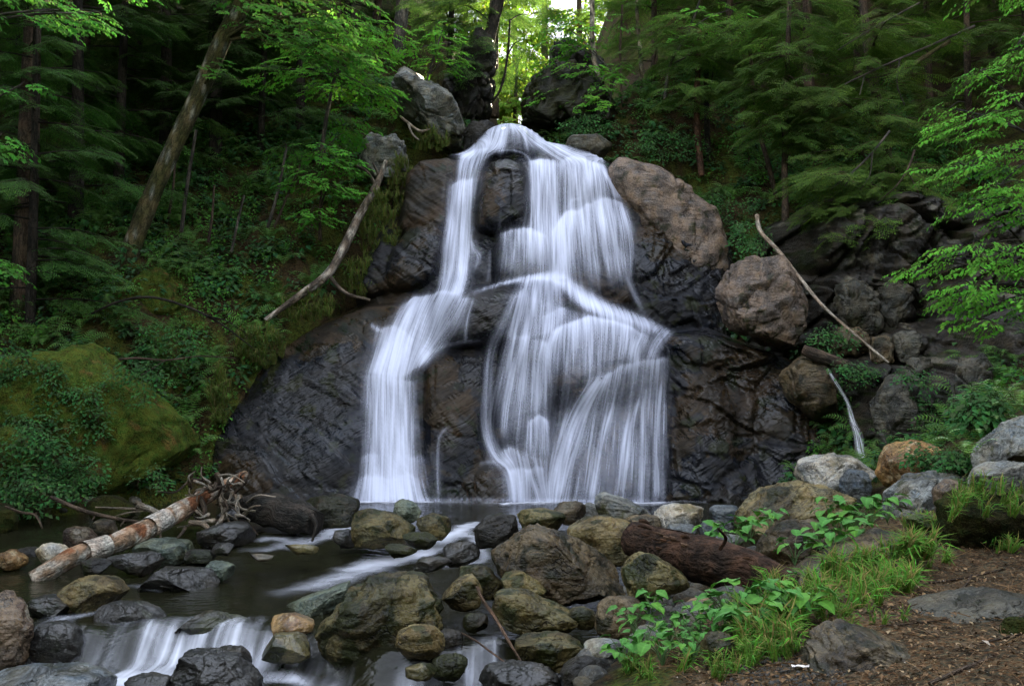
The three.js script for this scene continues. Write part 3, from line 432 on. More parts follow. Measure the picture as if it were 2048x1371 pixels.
// churned foam where the falls meet the pool
{
  const fw = 512, fh = 128, x0 = -4.4, x1 = 3.9, d0 = 19, d1 = 21.3, a = new Uint8Array(fw * fh * 4), dens = new Float32Array(fw);
  for (let i = 0; i < fw; i++) { const x = x0 + (i + 0.5) / fw * (x1 - x0), ti = Math.round((x - WX0) / (WX1 - WX0) * TX); let s = 0; if (ti >= 0 && ti < TX) for (let j = 30; j < 90; j++) s += WD[j * TX + ti] / 60; dens[i] = s; }
  for (let j = 0; j < fh; j++) for (let i = 0; i < fw; i++) {
    let s = 0; for (let q = -14; q <= 14; q++) s += dens[clamp(i + q, 0, fw - 1)] / 29;
    const x = x0 + i / fw * (x1 - x0), d = d0 + j / fh * (d1 - d0), e = Math.exp(-Math.max(0, cliffDepth(x, 0.05) - 0.1 - d) / 0.26), n = clamp(0.6 + 1.1 * fbm(x * 5, d * 5, 3, 4)), k = (j * fw + i) * 4; a[k] = a[k + 1] = a[k + 2] = 255 * clamp(1.7 * e * Math.min(1, s * 1.8 + 0.08) * n); a[k + 3] = 255;
  }
  const t = new THREE.DataTexture(a, fw, fh, THREE.RGBAFormat); t.magFilter = THREE.LinearFilter; t.needsUpdate = true;
  const g = new THREE.PlaneGeometry(x1 - x0, d1 - d0, 80, 20); g.rotateX(-Math.PI / 2); g.translate((x0 + x1) / 2, 0.02, -(d0 + d1) / 2); const p = g.attributes.position, uv = g.attributes.uv; for (let i = 0; i < p.count; i++) { uv.setXY(i, (p.getX(i) - x0) / (x1 - x0), (-p.getZ(i) - d0) / (d1 - d0)); p.setY(i, 0.02 + 0.025 * n3(p.getX(i) * 3, p.getZ(i) * 3, 1)); } g.computeVertexNormals();
  tag(add('foam', g, std({ color: rgb(0.7, 0.72, 0.8), roughness: 0.7, alphaMap: t, transparent: true, side: THREE.DoubleSide })), 'white foam where the waterfall meets the pool', 'foam', null, 'structure');
}
// ---------------------------------------------------------------- pool and stream
const lipAt = (x) => lerp(10.1, 9.25, sstep(-2.1, -1.2, x)) + 0.7 * fbm(x * 1.1, 3, 1, 4);
function waterLevel(x, d) { return -0.3 * sstep(15.6, 13.3, d + 0.35 * n3(x * 0.8, 2, 5)) - 0.33 * sstep(0, 0.55, lipAt(x) - d); }
function onWater(px, py) { for (let d = 7.5; d < 21; d += 0.02) { const p = at(px, py, d); if (p.y <= waterLevel(p.x, d)) return at(px, py, d); } return at(px, py, 20); }
function waterSheet(x0, x1, d0, d1, s, lift, swell) {
  const nx = Math.round((x1 - x0) / s), nd = Math.round((d1 - d0) / s), pos = [], uv = [], idx = [];
  for (let j = 0; j <= nd; j++) for (let i = 0; i <= nx; i++) {
    const x = x0 + i * s, d = d0 + j * s, lip = sstep(0.5, 0, Math.abs(lipAt(x) - 0.15 - d)), mid = sstep(2, 0.5, Math.abs(d - 14));
    pos.push(x, waterLevel(x, d) + lift + swell * ((0.008 + 0.03 * mid) * n3(x * 2.1, d * 1.6, 4) + 0.05 * lip * n3(x * 3.4, d * 0.6, 9)), -d); uv.push((x - x0) / (x1 - x0), (d - d0) / (d1 - d0));
    if (i < nx && j < nd) { const k = j * (nx + 1) + i; idx.push(k, k + 1, k + nx + 1, k + 1, k + nx + 2, k + nx + 1); }
  }
  const g = indexed(pos, idx, null, uv); g.computeVertexNormals(); return g;
}
{
  const wb = waveBump.clone(); wb.repeat.set(14, 10); wb.needsUpdate = true;
  const water = phys({ color: rgb(0.11, 0.11, 0.055), roughness: 0.045, transmission: 0.9, thickness: 0, ior: 1.33, specularIntensity: 0.85, bumpMap: wb, bumpScale: 0.02, side: THREE.DoubleSide });
  tag(add('stream', waterSheet(-10.5, 5, 7.2, 21.4, 0.07, 0, 1), water), 'dark clear pool and stream running between the boulders', 'water', null, 'structure');
}
// white water of the rapids
const FN = 1024, FX0 = -7, FX1 = 1.2, FD0 = 7.4, FD1 = 16.4, FD = new Float32Array(FN * FN);
function foam(pts, seed = 1, fil = 0.85, pw = 1) {
  const P = pts.map(([x, y, w, a]) => { const p = onWater(x, y); return { x: p.x, d: -p.z, w: w * -p.z / F / 2, a }; }), best = new Map();
  for (let k = 0; k < P.length - 1; k++) {
    const A = P[k], B = P[k + 1], ex = B.x - A.x, ed = B.d - A.d, L = Math.hypot(ex, ed) + 1e-6, wm = Math.max(A.w, B.w) * 1.6;
    const I = (x) => (x - FX0) / (FX1 - FX0) * FN, J = (d) => (d - FD0) / (FD1 - FD0) * FN;
    for (let j = Math.max(0, Math.floor(J(Math.min(A.d, B.d) - wm))); j < Math.min(FN, J(Math.max(A.d, B.d) + wm)); j++) for (let i = Math.max(0, Math.floor(I(Math.min(A.x, B.x) - wm))); i < Math.min(FN, I(Math.max(A.x, B.x) + wm)); i++) {
      const x = FX0 + (i + 0.5) / FN * (FX1 - FX0), d = FD0 + (j + 0.5) / FN * (FD1 - FD0), t = clamp(((x - A.x) * ex + (d - A.d) * ed) / (L * L)), dx = x - A.x - t * ex, dd = d - A.d - t * ed, q = Math.hypot(dx, dd) / lerp(A.w, B.w, t);
      if (q >= 1) continue;
      const s = ((x - A.x) * ed - (d - A.d) * ex) / L * 7, al = (k + t) * 0.5, n = 0.5 + 0.8 * (0.5 * n3(s + seed * 7, al, seed) + 0.35 * n3(s * 2.6, al * 1.6, seed + 4) + 0.25 * n3(s * 6, al * 3, seed + 8));
      const v = 0.75 * lerp(A.a, B.a, t) * Math.pow(1 - q * q, 1.5) * lerp(1, 1.8 * clamp(n, 0, 1.3), fil), key = j * FN + i; if (v > (best.get(key) || 0)) best.set(key, v);
    }
  }
  for (const [k, v] of best) FD[k] += v;
}
foam([[955, 1048, 50, 0.7], [905, 1075, 80, 1], [840, 1105, 90, 0.9], [760, 1130, 110, 0.75], [690, 1155, 110, 0.55], [610, 1180, 110, 0.35], [540, 1195, 90, 0]], 1);
foam([[930, 1060, 30, 0.6], [880, 1090, 40, 0.9], [800, 1120, 60, 0.8], [700, 1140, 60, 0.5]], 2, 0.5);
foam([[700, 1055, 50, 0.8], [655, 1072, 60, 0.8], [600, 1090, 60, 0.5], [530, 1100, 50, 0.25], [470, 1108, 40, 0]], 3); foam([[500, 1078, 20, 0], [530, 1080, 24, 0.5], [580, 1086, 20, 0.2]], 4); foam([[940, 1075, 24, 0.5], [965, 1095, 26, 0.7], [960, 1125, 30, 0.5], [900, 1140, 40, 0.2]], 5);
foam([[250, 1172, 40, 0], [290, 1180, 40, 0.3], [320, 1185, 30, 0]], 6); foam([[180, 1215, 60, 0], [230, 1222, 60, 0.35], [150, 1240, 60, 0.3]], 7);
foam([[120, 1240, 80, 0.3], [100, 1275, 100, 0.45], [110, 1320, 120, 0.5], [200, 1350, 140, 0.6]], 8, 0.5);
foam([[250, 1248, 90, 0.4], [270, 1285, 130, 1], [290, 1325, 180, 1.3], [280, 1368, 220, 1.3]], 9, 0.35); foam([[360, 1255, 110, 0.45], [370, 1290, 160, 1.1], [420, 1320, 170, 1.2], [520, 1340, 150, 1.1], [600, 1355, 130, 1], [650, 1371, 120, 0.8]], 10, 0.35);
foam([[480, 1282, 120, 0.8], [530, 1310, 120, 1.1], [600, 1335, 110, 0.9], [660, 1345, 90, 0.5]], 11, 0.35); foam([[170, 1300, 80, 0.3], [220, 1330, 100, 0.8], [240, 1375, 140, 1.1]], 12, 0.4);
for (let k = 0; k < 12; k++) { const x = 405 + k * 11 + 4 * Math.sin(k * 5.1), s = (k - 4) * 0.4; foam([[x, 1238 + 2 * Math.sin(k * 3), 5, 0.2], [x - 2, 1252, 6, 1.1], [x - 6 + s, 1275, 8, 1]], 20 + k, 0.1); }
for (let k = 0; k < 6; k++) { const x = 300 + k * 16 + 5 * Math.sin(k * 4.1); foam([[x + 12, 1250, 6, 0.1], [x + 4, 1264, 7, 0.8], [x - 10, 1284, 10, 0.9]], 40 + k, 0.1); }
for (let k = 0; k < 7; k++) { const x = 955 + k * 9 + 2 * Math.sin(k * 3.7); foam([[x + 2, 1284, 4, 0.2], [x, 1296, 5, 0.9], [x - 3, 1316, 6, 0.8]], 50 + k, 0.1); }
foam([[985, 1308, 60, 0.7], [965, 1330, 80, 1.1], [935, 1350, 90, 1.1], [880, 1372, 100, 0.9], [800, 1385, 90, 0.5]], 60, 0.4);
{
  const b1 = blurred(FD, FN, FN, 2, 2), b2 = blurred(FD, FN, FN, 8, 8);
  for (let k = 0; k < FN * FN; k++) { const x = FX0 + (k % FN) / FN * (FX1 - FX0), d = FD0 + Math.floor(k / FN) / FN * (FD1 - FD0); const drop = sstep(0.9, 0.2, Math.abs(lipAt(x) - 0.3 - d)); const wi = clamp(Math.round((k % FN) + 24 * fbm(x * 1.6, d * 1.6, 31, 4)), 0, FN - 1), wj = clamp(Math.round(Math.floor(k / FN) + (1 - drop) * 40 * fbm(x * 1.9, d * 1.9, 41, 4)), 0, FN - 1), kw = wj * FN + wi; FD[k] = (0.6 * b1[kw] + 0.4 * b2[kw]) * lerp(0.85, 0.4, drop) * Math.exp(0.9 * fbm(x * 2.2, d * 3, 7, 4) - drop * 2 * sstep(-0.02, 0.2, fbm(x * 1.9, d * 0.6, 5, 3)) + drop * (1.3 * n3(x * 6, d * 0.9, 3) + 1.1 * n3(x * 15, d * 1.2, 4) + 0.6 * n3(x * 34, d * 1.5, 6))); }
  const px = new Uint8Array(FN * FN * 4);
  for (let k = 0; k < FN * FN; k++) { px[k * 4] = px[k * 4 + 1] = px[k * 4 + 2] = clamp(1 - Math.exp(-1.3 * FD[k])) * 255; px[k * 4 + 3] = 255; }
  const t = new THREE.DataTexture(px, FN, FN, THREE.RGBAFormat); t.magFilter = THREE.LinearFilter; t.minFilter = THREE.LinearFilter; t.needsUpdate = true;
  tag(add('rapids', waterSheet(FX0, FX1, FD0, FD1, 0.05, 0.025, 1), std({ color: rgb(0.68, 0.7, 0.78), roughness: 0.7, alphaMap: t, transparent: true, side: THREE.DoubleSide })), 'white rushing water of the stream rapids', 'water', null, 'structure');
}
// ---------------------------------------------------------------- boulders
// palette: main colour, second colour, moss or stain colour, share of the second, share of the stain
const PAL = {
  tan: [[0.36, 0.28, 0.12], [0.2, 0.145, 0.055], [0.075, 0.07, 0.02], 0.45, 0.25],
  olive: [[0.24, 0.195, 0.075], [0.13, 0.1, 0.036], [0.06, 0.065, 0.014], 0.45, 0.4],
  brown: [[0.24, 0.18, 0.1], [0.135, 0.095, 0.05], [0.05, 0.045, 0.018], 0.45, 0.3],
  grey: [[0.25, 0.25, 0.22], [0.17, 0.165, 0.14], [0.08, 0.08, 0.035], 0.4, 0.2],
  bluegrey: [[0.24, 0.26, 0.26], [0.17, 0.18, 0.17], [0.1, 0.1, 0.07], 0.4, 0.12],
  dark: [[0.045, 0.04, 0.032], [0.07, 0.06, 0.045], [0.03, 0.036, 0.01], 0.35, 0.3],
  wet: [[0.05, 0.046, 0.04], [0.078, 0.066, 0.05], [0.035, 0.038, 0.02], 0.4, 0.2],
  pale: [[0.5, 0.46, 0.38], [0.34, 0.29, 0.2], [0.2, 0.17, 0.09], 0.4, 0.15],
  orange: [[0.38, 0.23, 0.085], [0.25, 0.14, 0.055], [0.45, 0.33, 0.18], 0.45, 0.15],
  green: [[0.26, 0.3, 0.22], [0.17, 0.2, 0.13], [0.09, 0.09, 0.04], 0.4, 0.15],
  moss: [[0.15, 0.2, 0.035], [0.11, 0.16, 0.03], [0.22, 0.16, 0.05], 0.5, 0.16],
  darkmoss: [[0.05, 0.055, 0.014], [0.035, 0.035, 0.012], [0.07, 0.055, 0.03], 0.5, 0.2],
  stone: [[0.19, 0.175, 0.13], [0.11, 0.098, 0.07], [0.05, 0.05, 0.022], 0.45, 0.25],
  pink: [[0.27, 0.2, 0.15], [0.19, 0.14, 0.105], [0.06, 0.055, 0.02], 0.4, 0.2],
  speckle: [[0.3, 0.22, 0.15], [0.14, 0.09, 0.06], [0.4, 0.35, 0.27], 0.5, 0.25],
};
let rockCount = 0;
function ovalPts([x0, y0, x1, y1], seed, tilt = 0) {
  const r = rng(seed * 13 + 3), n = 14, cx = (x0 + x1) / 2, cy = (y0 + y1) / 2, a = (x1 - x0) / 2, b = (y1 - y0) / 2, e = 0.8, pts = [];
  for (let k = 0; k < n; k++) {
    const t = k / n * 2 * Math.PI + (r() - 0.5) * 0.25, c = Math.cos(t), s = Math.sin(t), j = 0.93 + 0.12 * r();
    pts.push([cx + a * j * Math.sign(c) * Math.pow(Math.abs(c), e) + tilt * b * s * -0.6, cy + b * j * Math.sign(s) * Math.pow(Math.abs(s), e)]);
  }
  return pts;
}
// shape: [x0, y0, x1, y1] or an outline; d: distance; pal; thick: depth over width; mat; cut: facets; strata; name; category
function rock(label, shape, d, pal, { thick = 0.8, mat, cut = 7, strata = 0.7, dip = 0.25, rough = 1.15, sink = 1.2, name = 'boulder', cat = 'boulder', group, tilt = 0, box = 0.7, lean = 0, n, frac = 0.3, grow = 1, dim } = {}) {
  const seed = ++rockCount, r = rng(seed * 31 + 7), raw = typeof shape[0] === 'number' ? ovalPts(shape, seed, tilt) : shape, mx = raw.reduce((a, p) => a + p[0], 0) / raw.length, my = raw.reduce((a, p) => a + p[1], 0) / raw.length, pts = raw.map(([x, y]) => [mx + (x - mx) * grow, my + (y - my) * grow]);
  const o = outline(pts, d), xs = pts.map((p) => p[0]), ys = pts.map((p) => p[1]), wpx = Math.max(...xs) - Math.min(...xs), hpx = Math.max(...ys) - Math.min(...ys), w = wpx * d / F, h = hpx * d / F, T = thick * Math.min(w, h * 2.2) / 2, size = Math.sqrt(w * h);
  const N = n ?? Math.round(clamp(Math.max(wpx, hpx) / 5, 10, 48)), pos = [], idx = [], p = new V3();
  const planes = []; for (let k = 0; k < cut; k++) { const a = r() * 2 * Math.PI, z = k % 2 ? 0.35 + 0.6 * r() : -0.2 + 0.6 * r(), q = Math.sqrt(1 - Math.min(1, z * z)), v = new V3(Math.cos(a) * q, Math.sin(a) * q, z); planes.push([v, (0.72 + 0.22 * r()) * Math.hypot(v.x * o.rad(Math.atan2(v.y, v.x)), v.y * 0, 0, 0) * 0 + (0.8 + 0.16 * r()) * Math.sqrt((q * o.rad(a)) ** 2 + (z * T) ** 2)]); }
  const sd = new V3(-Math.sin(dip) + 0.15 * (r() - 0.5), Math.cos(dip), 0.35 * (r() - 0.5)).normalize(), off = seed * 3.71;
  const faces = [[1, 0, 0], [-1, 0, 0], [0, 1, 0], [0, -1, 0], [0, 0, 1], [0, 0, -1]];
  for (const f of faces) {
    const u = new V3(f[1], f[2], f[0]), nrm = new V3(...f), v = nrm.clone().cross(u), b0 = pos.length / 3;
    for (let j = 0; j <= N; j++) for (let i = 0; i <= N; i++) {
      const a = Math.tan((i / N * 2 - 1) * Math.PI / 4), b = Math.tan((j / N * 2 - 1) * Math.PI / 4);
      p.copy(nrm).addScaledVector(u, a).addScaledVector(v, b).normalize();
      const t = Math.atan2(p.y, p.x), q = Math.pow(Math.hypot(p.x, p.y), box), R = o.rad(t);
      p.set(Math.cos(t) * q * R, Math.sin(t) * q * R, Math.sign(p.z) * Math.pow(Math.abs(p.z), box) * T);
      for (const [pn, pd] of planes) { const e = p.dot(pn) - pd; if (e > 0) p.addScaledVector(pn, -0.92 * e); }
      const s = p.dot(sd) / size, X = p.x / size, Y = p.y / size, Z = p.z / size, wv = 0.12 * n3(X * 2.2 + off, Y * 2.2, Z * 2.2);
      const len = p.length() || 1, dis = size * rough * (0.075 * fbm(X * 2.6 + off, Y * 2.6, Z * 2.6, 6) + 0.02 * fbm(X * 11, Y * 11 + off, Z * 11, 3) + strata * 0.028 * ridged((s + wv) * 7, X * 0.9 + off, Z * 0.9, 3));
      let fr = 0; if (frac) for (const [f, a] of [[2.3, 0.11], [5.5, 0.05]]) { const [q1, q2, id] = vor(X * f + off + wv, (Y + wv) * f, Z * f + 7); fr += a * (id / 255 - 0.6) - a * 0.5 * sstep(0.09, 0, q2 - q1); }
      p.multiplyScalar(1 + (dis + frac * size * fr) / len);
      p.z += lean * p.y; if (p.y < 0) p.y *= sink;
      pos.push(p.x, p.y, p.z);
      if (i < N && j < N) { const k = b0 + j * (N + 1) + i; idx.push(k, k + 1, k + N + 1, k + 1, k + N + 2, k + N + 1); }
    }
  }
  let g = mergeVertices(indexed(pos, idx), 1e-4 * size);
  g.computeVertexNormals();
  { const pp = g.attributes.position, nn = g.attributes.normal; let s = 0; for (let i = 0; i < pp.count; i += 7) s += pp.getX(i) * nn.getX(i) + pp.getY(i) * nn.getY(i) + pp.getZ(i) * nn.getZ(i); if (s < 0) { const a = g.index.array; for (let i = 0; i < a.length; i += 3) { const t = a[i]; a[i] = a[i + 1]; a[i + 1] = t; } g.computeVertexNormals(); } }
  const [A, B, C, sb, sc] = PAL[pal], col = [], pp = g.attributes.position, k0 = (dim ?? 0.4) + 0.16 * r();
  for (let i = 0; i < pp.count; i++) {
    const x = pp.getX(i), y = pp.getY(i), z = pp.getZ(i), f = 1.7, a = fbm(x * f + off, y * f, z * f, 4), b = fbm(x * 4.3, y * 4.3 + off, z * 4.3, 4), st = n3((x * sd.x + y * sd.y + z * sd.z) * 14 + off, x, z);
    const tb = sstep(-0.05, 0.06, a + 0.35 * b + 0.12 * st + (sb - 0.5)), tc = sstep(-0.02, 0.05, b + 0.6 * a + (sc - 0.5) * 0.8);
    for (let c = 0; c < 3; c++) col.push(k0 * lerp(lerp(A[c], B[c], tb), C[c], tc));
  }
  g.setAttribute('color', new THREE.Float32BufferAttribute(col, 3));
  g = boxUV(g, 0.9, off);
  const m = add(name, g, mat ?? (pal === 'wet' ? M.wet : pal === 'moss' || pal === 'darkmoss' ? M.moss : M.rock)); m.position.set(o.cx, o.cy, -d);
  return tag(m, label, cat, group);
}
// --- the left bank
rock('huge boulder thickly covered in yellow green moss left of the pool', [[-120, 800], [0, 730], [120, 690], [170, 682], [205, 700], [262, 752], [332, 806], [387, 858], [413, 908], [417, 950], [398, 985], [340, 1004], [200, 1012], [0, 1010], [-110, 1000]], 19.4, 'moss', { thick: 0.55, cut: 4, strata: 0.2, rough: 0.9, n: 60, box: 0.85, frac: 0.25 });
rock('tall mossy rock with a brown face beside the huge mossy boulder', [[-20, 990], [-15, 860], [30, 848], [62, 870], [84, 930], [88, 985]], 17.4, 'moss', { strata: 0.2 });
rock('low green mossy rock under the leafy left bank', [18, 968, 96, 1062], 16.6, 'darkmoss'); rock('dark mossy rock at the edge of the left bank, below the tall mossy rock', [-30, 1003, 34, 1084], 15.4, 'darkmoss');
rock('rounded mossy rock behind the thin fallen branch on the left bank', [172, 990, 268, 1042], 16.8, 'darkmoss'); rock('mossy rock ledge high on the left slope with pale stains', [[190, 830], [215, 730], [270, 660], [345, 655], [400, 740], [425, 850], [330, 880]], 21.6, 'moss', { strata: 0.8, frac: 0.8, thick: 0.6 });
rock('upright mossy rock below the leaning tree', [[130, 740], [160, 620], [220, 560], [320, 540], [380, 600], [390, 700], [250, 760]], 22.5, 'moss', { strata: 0.8, frac: 0.8, thick: 0.6 });
rock('upright mottled stone beside the fallen birch log', [180, 1036, 236, 1080], 15.2, 'brown'); rock('round mottled stone behind the fallen birch log', [126, 1052, 192, 1096], 14.6, 'speckle');
rock('cream and yellow stone at the bare end of the birch log', [68, 1085, 138, 1124], 13.6, 'pale', { dim: 0.75 }); rock('low rusty orange stone on the left shore', [-14, 1100, 52, 1136], 13.4, 'orange', { dim: 0.75 }); rock('low dark stone between the cream stone and the shore', [30, 1094, 84, 1124], 14.2, 'dark');
rock('small dark stone under the middle of the birch log', [156, 1116, 220, 1148], 12.7, 'dark'); rock('long dark wet rock under the birch log', [214, 1102, 332, 1144], 13, 'wet'); rock('broad flat green grey stone beyond the birch log', [262, 1078, 390, 1126], 13.9, 'green', { thick: 1 });
rock('small dark stone against the flat green grey stone', [368, 1098, 428, 1128], 13.6, 'dark'); rock('broad low wet slate coloured rock in midstream', [252, 1131, 445, 1180], 12.1, 'wet', { thick: 1 }); rock('pale green wedge of stone behind the slate coloured rock', [398, 1121, 468, 1160], 12.5, 'green', { dip: -0.4 });
rock('flat dark wet stone below the tangle of branches', [398, 1044, 508, 1094], 14.6, 'wet', { thick: 1 }); rock('small dark stone under the root tangle', [430, 1012, 502, 1046], 15.8, 'wet'); rock('dark wet stone at the edge of the flat stone below the branches', [420, 1086, 470, 1108], 13.6, 'wet');
rock('tan dome shaped stone standing in the stream', [[111, 1205], [128, 1176], [163, 1157], [212, 1152], [238, 1163], [257, 1190], [250, 1218], [140, 1222]], 10.8, 'tan', { dip: -0.5 });
rock('dark wet stone with rusty patches beside the tan dome shaped stone', [56, 1190, 142, 1236], 10.5, 'wet'); rock('reddish speckled boulder at the foot of the rapids', [[-70, 1210], [15, 1187], [42, 1205], [60, 1255], [56, 1310], [20, 1345], [-70, 1350]], 9.5, 'speckle', { rough: 1.5, cut: 3 });
rock('flat blue grey wet rock below the speckled boulder', [[-20, 1345], [60, 1336], [140, 1334], [200, 1345], [230, 1371], [210, 1410], [-20, 1410]], 8.7, 'bluegrey', { mat: M.wet, thick: 1 });
rock('dark angular rock in the white rapids', [[322, 1334], [344, 1318], [376, 1303], [430, 1304], [472, 1318], [516, 1358], [512, 1400], [345, 1400]], 8.7, 'wet', { strata: 1.2, rough: 1.3 }); rock('dark stone washed by the rapids behind the angular rock', [422, 1294, 502, 1340], 9.3, 'wet'); rock('low dark stone in the foam beside the angular rock', [246, 1350, 348, 1395], 8.5, 'wet');
rock('smooth dark boulder veiled by the rapids', [66, 1240, 165, 1345], 9.75, 'wet', { rough: 0.6 }); rock('dark ledge stone at the top of the rapids', [182, 1204, 332, 1262], 10.35, 'wet', { thick: 0.7 }); rock('green stained ledge under the fringe of falling water', [[325, 1262], [335, 1232], [420, 1224], [500, 1228], [534, 1246], [530, 1280], [330, 1285]], 10.2, 'darkmoss', { mat: M.wet, thick: 0.6 });
rock('orange wet stone beside the fringe of falling water', [538, 1226, 630, 1272], 10, 'orange', { dim: 0.75, mat: M.wet }); rock('smooth olive stone half under the rapids', [516, 1266, 628, 1320], 9.5, 'olive', { mat: M.wet, rough: 0.5 });
rock('long pale green flat rock sloping into the stream', [[540, 1228], [590, 1204], [640, 1184], [702, 1164], [722, 1176], [700, 1212], [640, 1236], [560, 1240]], 10.9, 'green', { thick: 1, dip: 0.35 });
// --- rocks of the pool's sill
rock('mossy dark boulder at the pool outlet beside the rotten stump', [596, 990, 724, 1060], 15.8, 'darkmoss', { mat: M.rock }); rock('olive boulder with curved layers at the pool sill', [[703, 1050], [708, 1028], [740, 1019], [790, 1030], [838, 1062], [842, 1085], [790, 1092], [712, 1088]], 14.1, 'olive', { strata: 1.2 });
rock('pointed pale green stone standing in the pool', [[786, 1030], [790, 1004], [802, 997], [825, 1003], [846, 1025], [842, 1040], [790, 1044]], 15.6, 'green', { strata: 0.3 }); rock('small mossy stone next to the pointed pale green stone', [834, 1026, 902, 1074], 14.4, 'olive'); rock('low mossy stone in front of the layered olive boulder', [798, 1064, 878, 1096], 13.4, 'darkmoss', { mat: M.rock });
rock('flat dark mossy stone lapped by the upper rapids', [764, 1086, 834, 1114], 12.9, 'darkmoss', { mat: M.rock }); rock('small dark stone at the edge of the upper rapids', [662, 1058, 716, 1094], 14.2, 'wet'); rock('round wet pebbly stone in the upper rapids', [884, 1083, 959, 1130], 11.9, 'wet', { rough: 1.3 }); rock('flat wet stone just below the round pebbly stone', [812, 1114, 908, 1142], 11.6, 'wet', { thick: 1 });
rock('small tan stone awash near the stump', [560, 1088, 640, 1108], 13.4, 'olive', { mat: M.wet }); rock('low brown stone awash in midstream', [480, 1106, 560, 1122], 12.8, 'brown', { mat: M.wet });
rock('dark mossy boulder behind the largest boulder', [[948, 1055], [960, 1035], [1000, 1026], [1032, 1034], [1035, 1070], [1000, 1090], [955, 1088]], 12, 'dark', { strata: 1.2 }); rock('grey olive stone behind the largest boulder at the pool', [1022, 1017, 1132, 1066], 13, 'olive'); rock('rounded brown stone at the pool edge', [1104, 1003, 1176, 1046], 13.9, 'brown'); rock('small smooth grey stone next to the tilted slab', [1164, 1004, 1202, 1040], 14.2, 'grey');
rock('tilted pointed grey slab leaning over the pool', [[1186, 1000], [1192, 980], [1240, 994], [1290, 1018], [1320, 1044], [1312, 1066], [1250, 1058], [1200, 1030]], 13.3, 'grey', { dim: 0.75, dip: -0.5, strata: 1.2, cut: 5 });
rock('largest boulder of the stream, a long brown grey block sloping down', [[982, 1110], [984, 1068], [1008, 1048], [1058, 1044], [1110, 1064], [1160, 1084], [1205, 1104], [1240, 1130], [1248, 1165], [1234, 1202], [1190, 1214], [1120, 1208], [1050, 1175], [1000, 1145]], 10.5, 'brown', { thick: 0.7, dip: -0.45, n: 50, sink: 1.1, cut: 4, box: 0.6, frac: 0.3, strata: 0.5 });
rock('rounded tan green boulder above the largest boulder', [[1134, 1085], [1140, 1050], [1160, 1035], [1215, 1031], [1260, 1045], [1277, 1080], [1270, 1112], [1230, 1124], [1160, 1110]], 11.4, 'tan', { strata: 0.8 }); rock('grey stone wedged beside the end of the rotten log', [1246, 1028, 1324, 1076], 12.1, 'brown'); rock('round olive boulder against the rotten log', [[1246, 1150], [1250, 1115], [1285, 1104], [1330, 1118], [1368, 1142], [1380, 1175], [1350, 1195], [1260, 1192]], 9.6, 'olive', { dip: -0.4 });
rock('pale layered stone at the far pool shore', [1306, 1008, 1414, 1058], 13.8, 'pale', { dim: 0.75, strata: 1.6 }); rock('smooth blue grey stone beyond the rotten log', [1330, 1046, 1400, 1084], 12.6, 'bluegrey', { rough: 0.5 }); rock('smooth round grey stone on the far shore next to the big tan rock', [1418, 1008, 1486, 1046], 13.4, 'bluegrey', { rough: 0.5 }); rock('dark grey stone under the smooth round grey stone', [1398, 1040, 1472, 1078], 12.8, 'bluegrey'); rock('small blue grey stone at the foot of the big tan rock', [1430, 1068, 1490, 1096], 11.9, 'bluegrey');
rock('mossy stone in front of the upper rapids', [[916, 1150], [918, 1128], [940, 1124], [980, 1136], [1004, 1165], [1000, 1190], [940, 1192]], 10.3, 'olive', { mat: M.rock }); rock('tan angular stone with a pointed top beside the stick', [[880, 1205], [890, 1180], [928, 1146], [944, 1144], [966, 1180], [960, 1210], [890, 1215]], 9.9, 'tan', { cut: 9 }); rock('brown stone tucked under the largest boulder', [[1002, 1150], [1010, 1137], [1040, 1140], [1080, 1165], [1106, 1200], [1060, 1205], [1010, 1190]], 9.8, 'olive');
rock('massive overhanging mossy boulder in the foreground stream', [[634, 1300], [648, 1246], [690, 1205], [735, 1166], [790, 1156], [842, 1166], [876, 1195], [892, 1240], [884, 1268], [840, 1300], [740, 1330], [650, 1330]], 9.6, 'olive', { dim: 0.28, rough: 1.7, strata: 1.6, n: 50, thick: 0.7, cut: 4 });
rock('egg shaped light olive stone under the massive mossy boulder', [[791, 1290], [795, 1262], [825, 1249], [870, 1252], [891, 1272], [888, 1300], [860, 1316], [810, 1314]], 8.95, 'tan', { rough: 0.5, strata: 0.3 }); rock('dark round stone behind the egg shaped stone', [868, 1256, 928, 1312], 9.25, 'dark'); rock('dark mossy stone beside the small chute', [862, 1308, 940, 1356], 8.75, 'darkmoss', { mat: M.rock }); rock('flat pale stone lying in shallow water', [804, 1326, 874, 1356], 8.5, 'olive', { mat: M.wet });
rock('long mossy slab across the small chute', [[975, 1210], [998, 1182], [1050, 1184], [1100, 1203], [1150, 1228], [1178, 1256], [1172, 1288], [1120, 1278], [1050, 1262], [1000, 1245]], 9.2, 'olive', { dip: -0.4, thick: 0.7 }); rock('low mossy stone at the side of the long slab', [922, 1226, 978, 1260], 9.5, 'darkmoss', { mat: M.rock }); rock('small olive stone at the corner of the long slab', [1136, 1212, 1196, 1254], 9.1, 'olive');
rock('flat topped brown stone right of the small chute', [[1028, 1300], [1032, 1274], [1060, 1264], [1120, 1268], [1160, 1285], [1170, 1310], [1150, 1332], [1050, 1332]], 8.5, 'olive', { strata: 0.8 }); rock('pale oval stone in front of the leafy plants', [1166, 1276, 1250, 1318], 8.4, 'grey', { dim: 0.75, rough: 0.6 }); rock('dark wet boulder below the flat topped stone', [[960, 1365], [975, 1335], [1030, 1326], [1090, 1334], [1126, 1365], [1120, 1410], [970, 1410]], 8, 'wet', { rough: 1.4 });
rock('brown stone under the round olive boulder', [1190, 1190, 1290, 1280], 8.9, 'brown'); rock('dark stone at the foot of the bank', [1120, 1310, 1230, 1390], 7.9, 'dark');
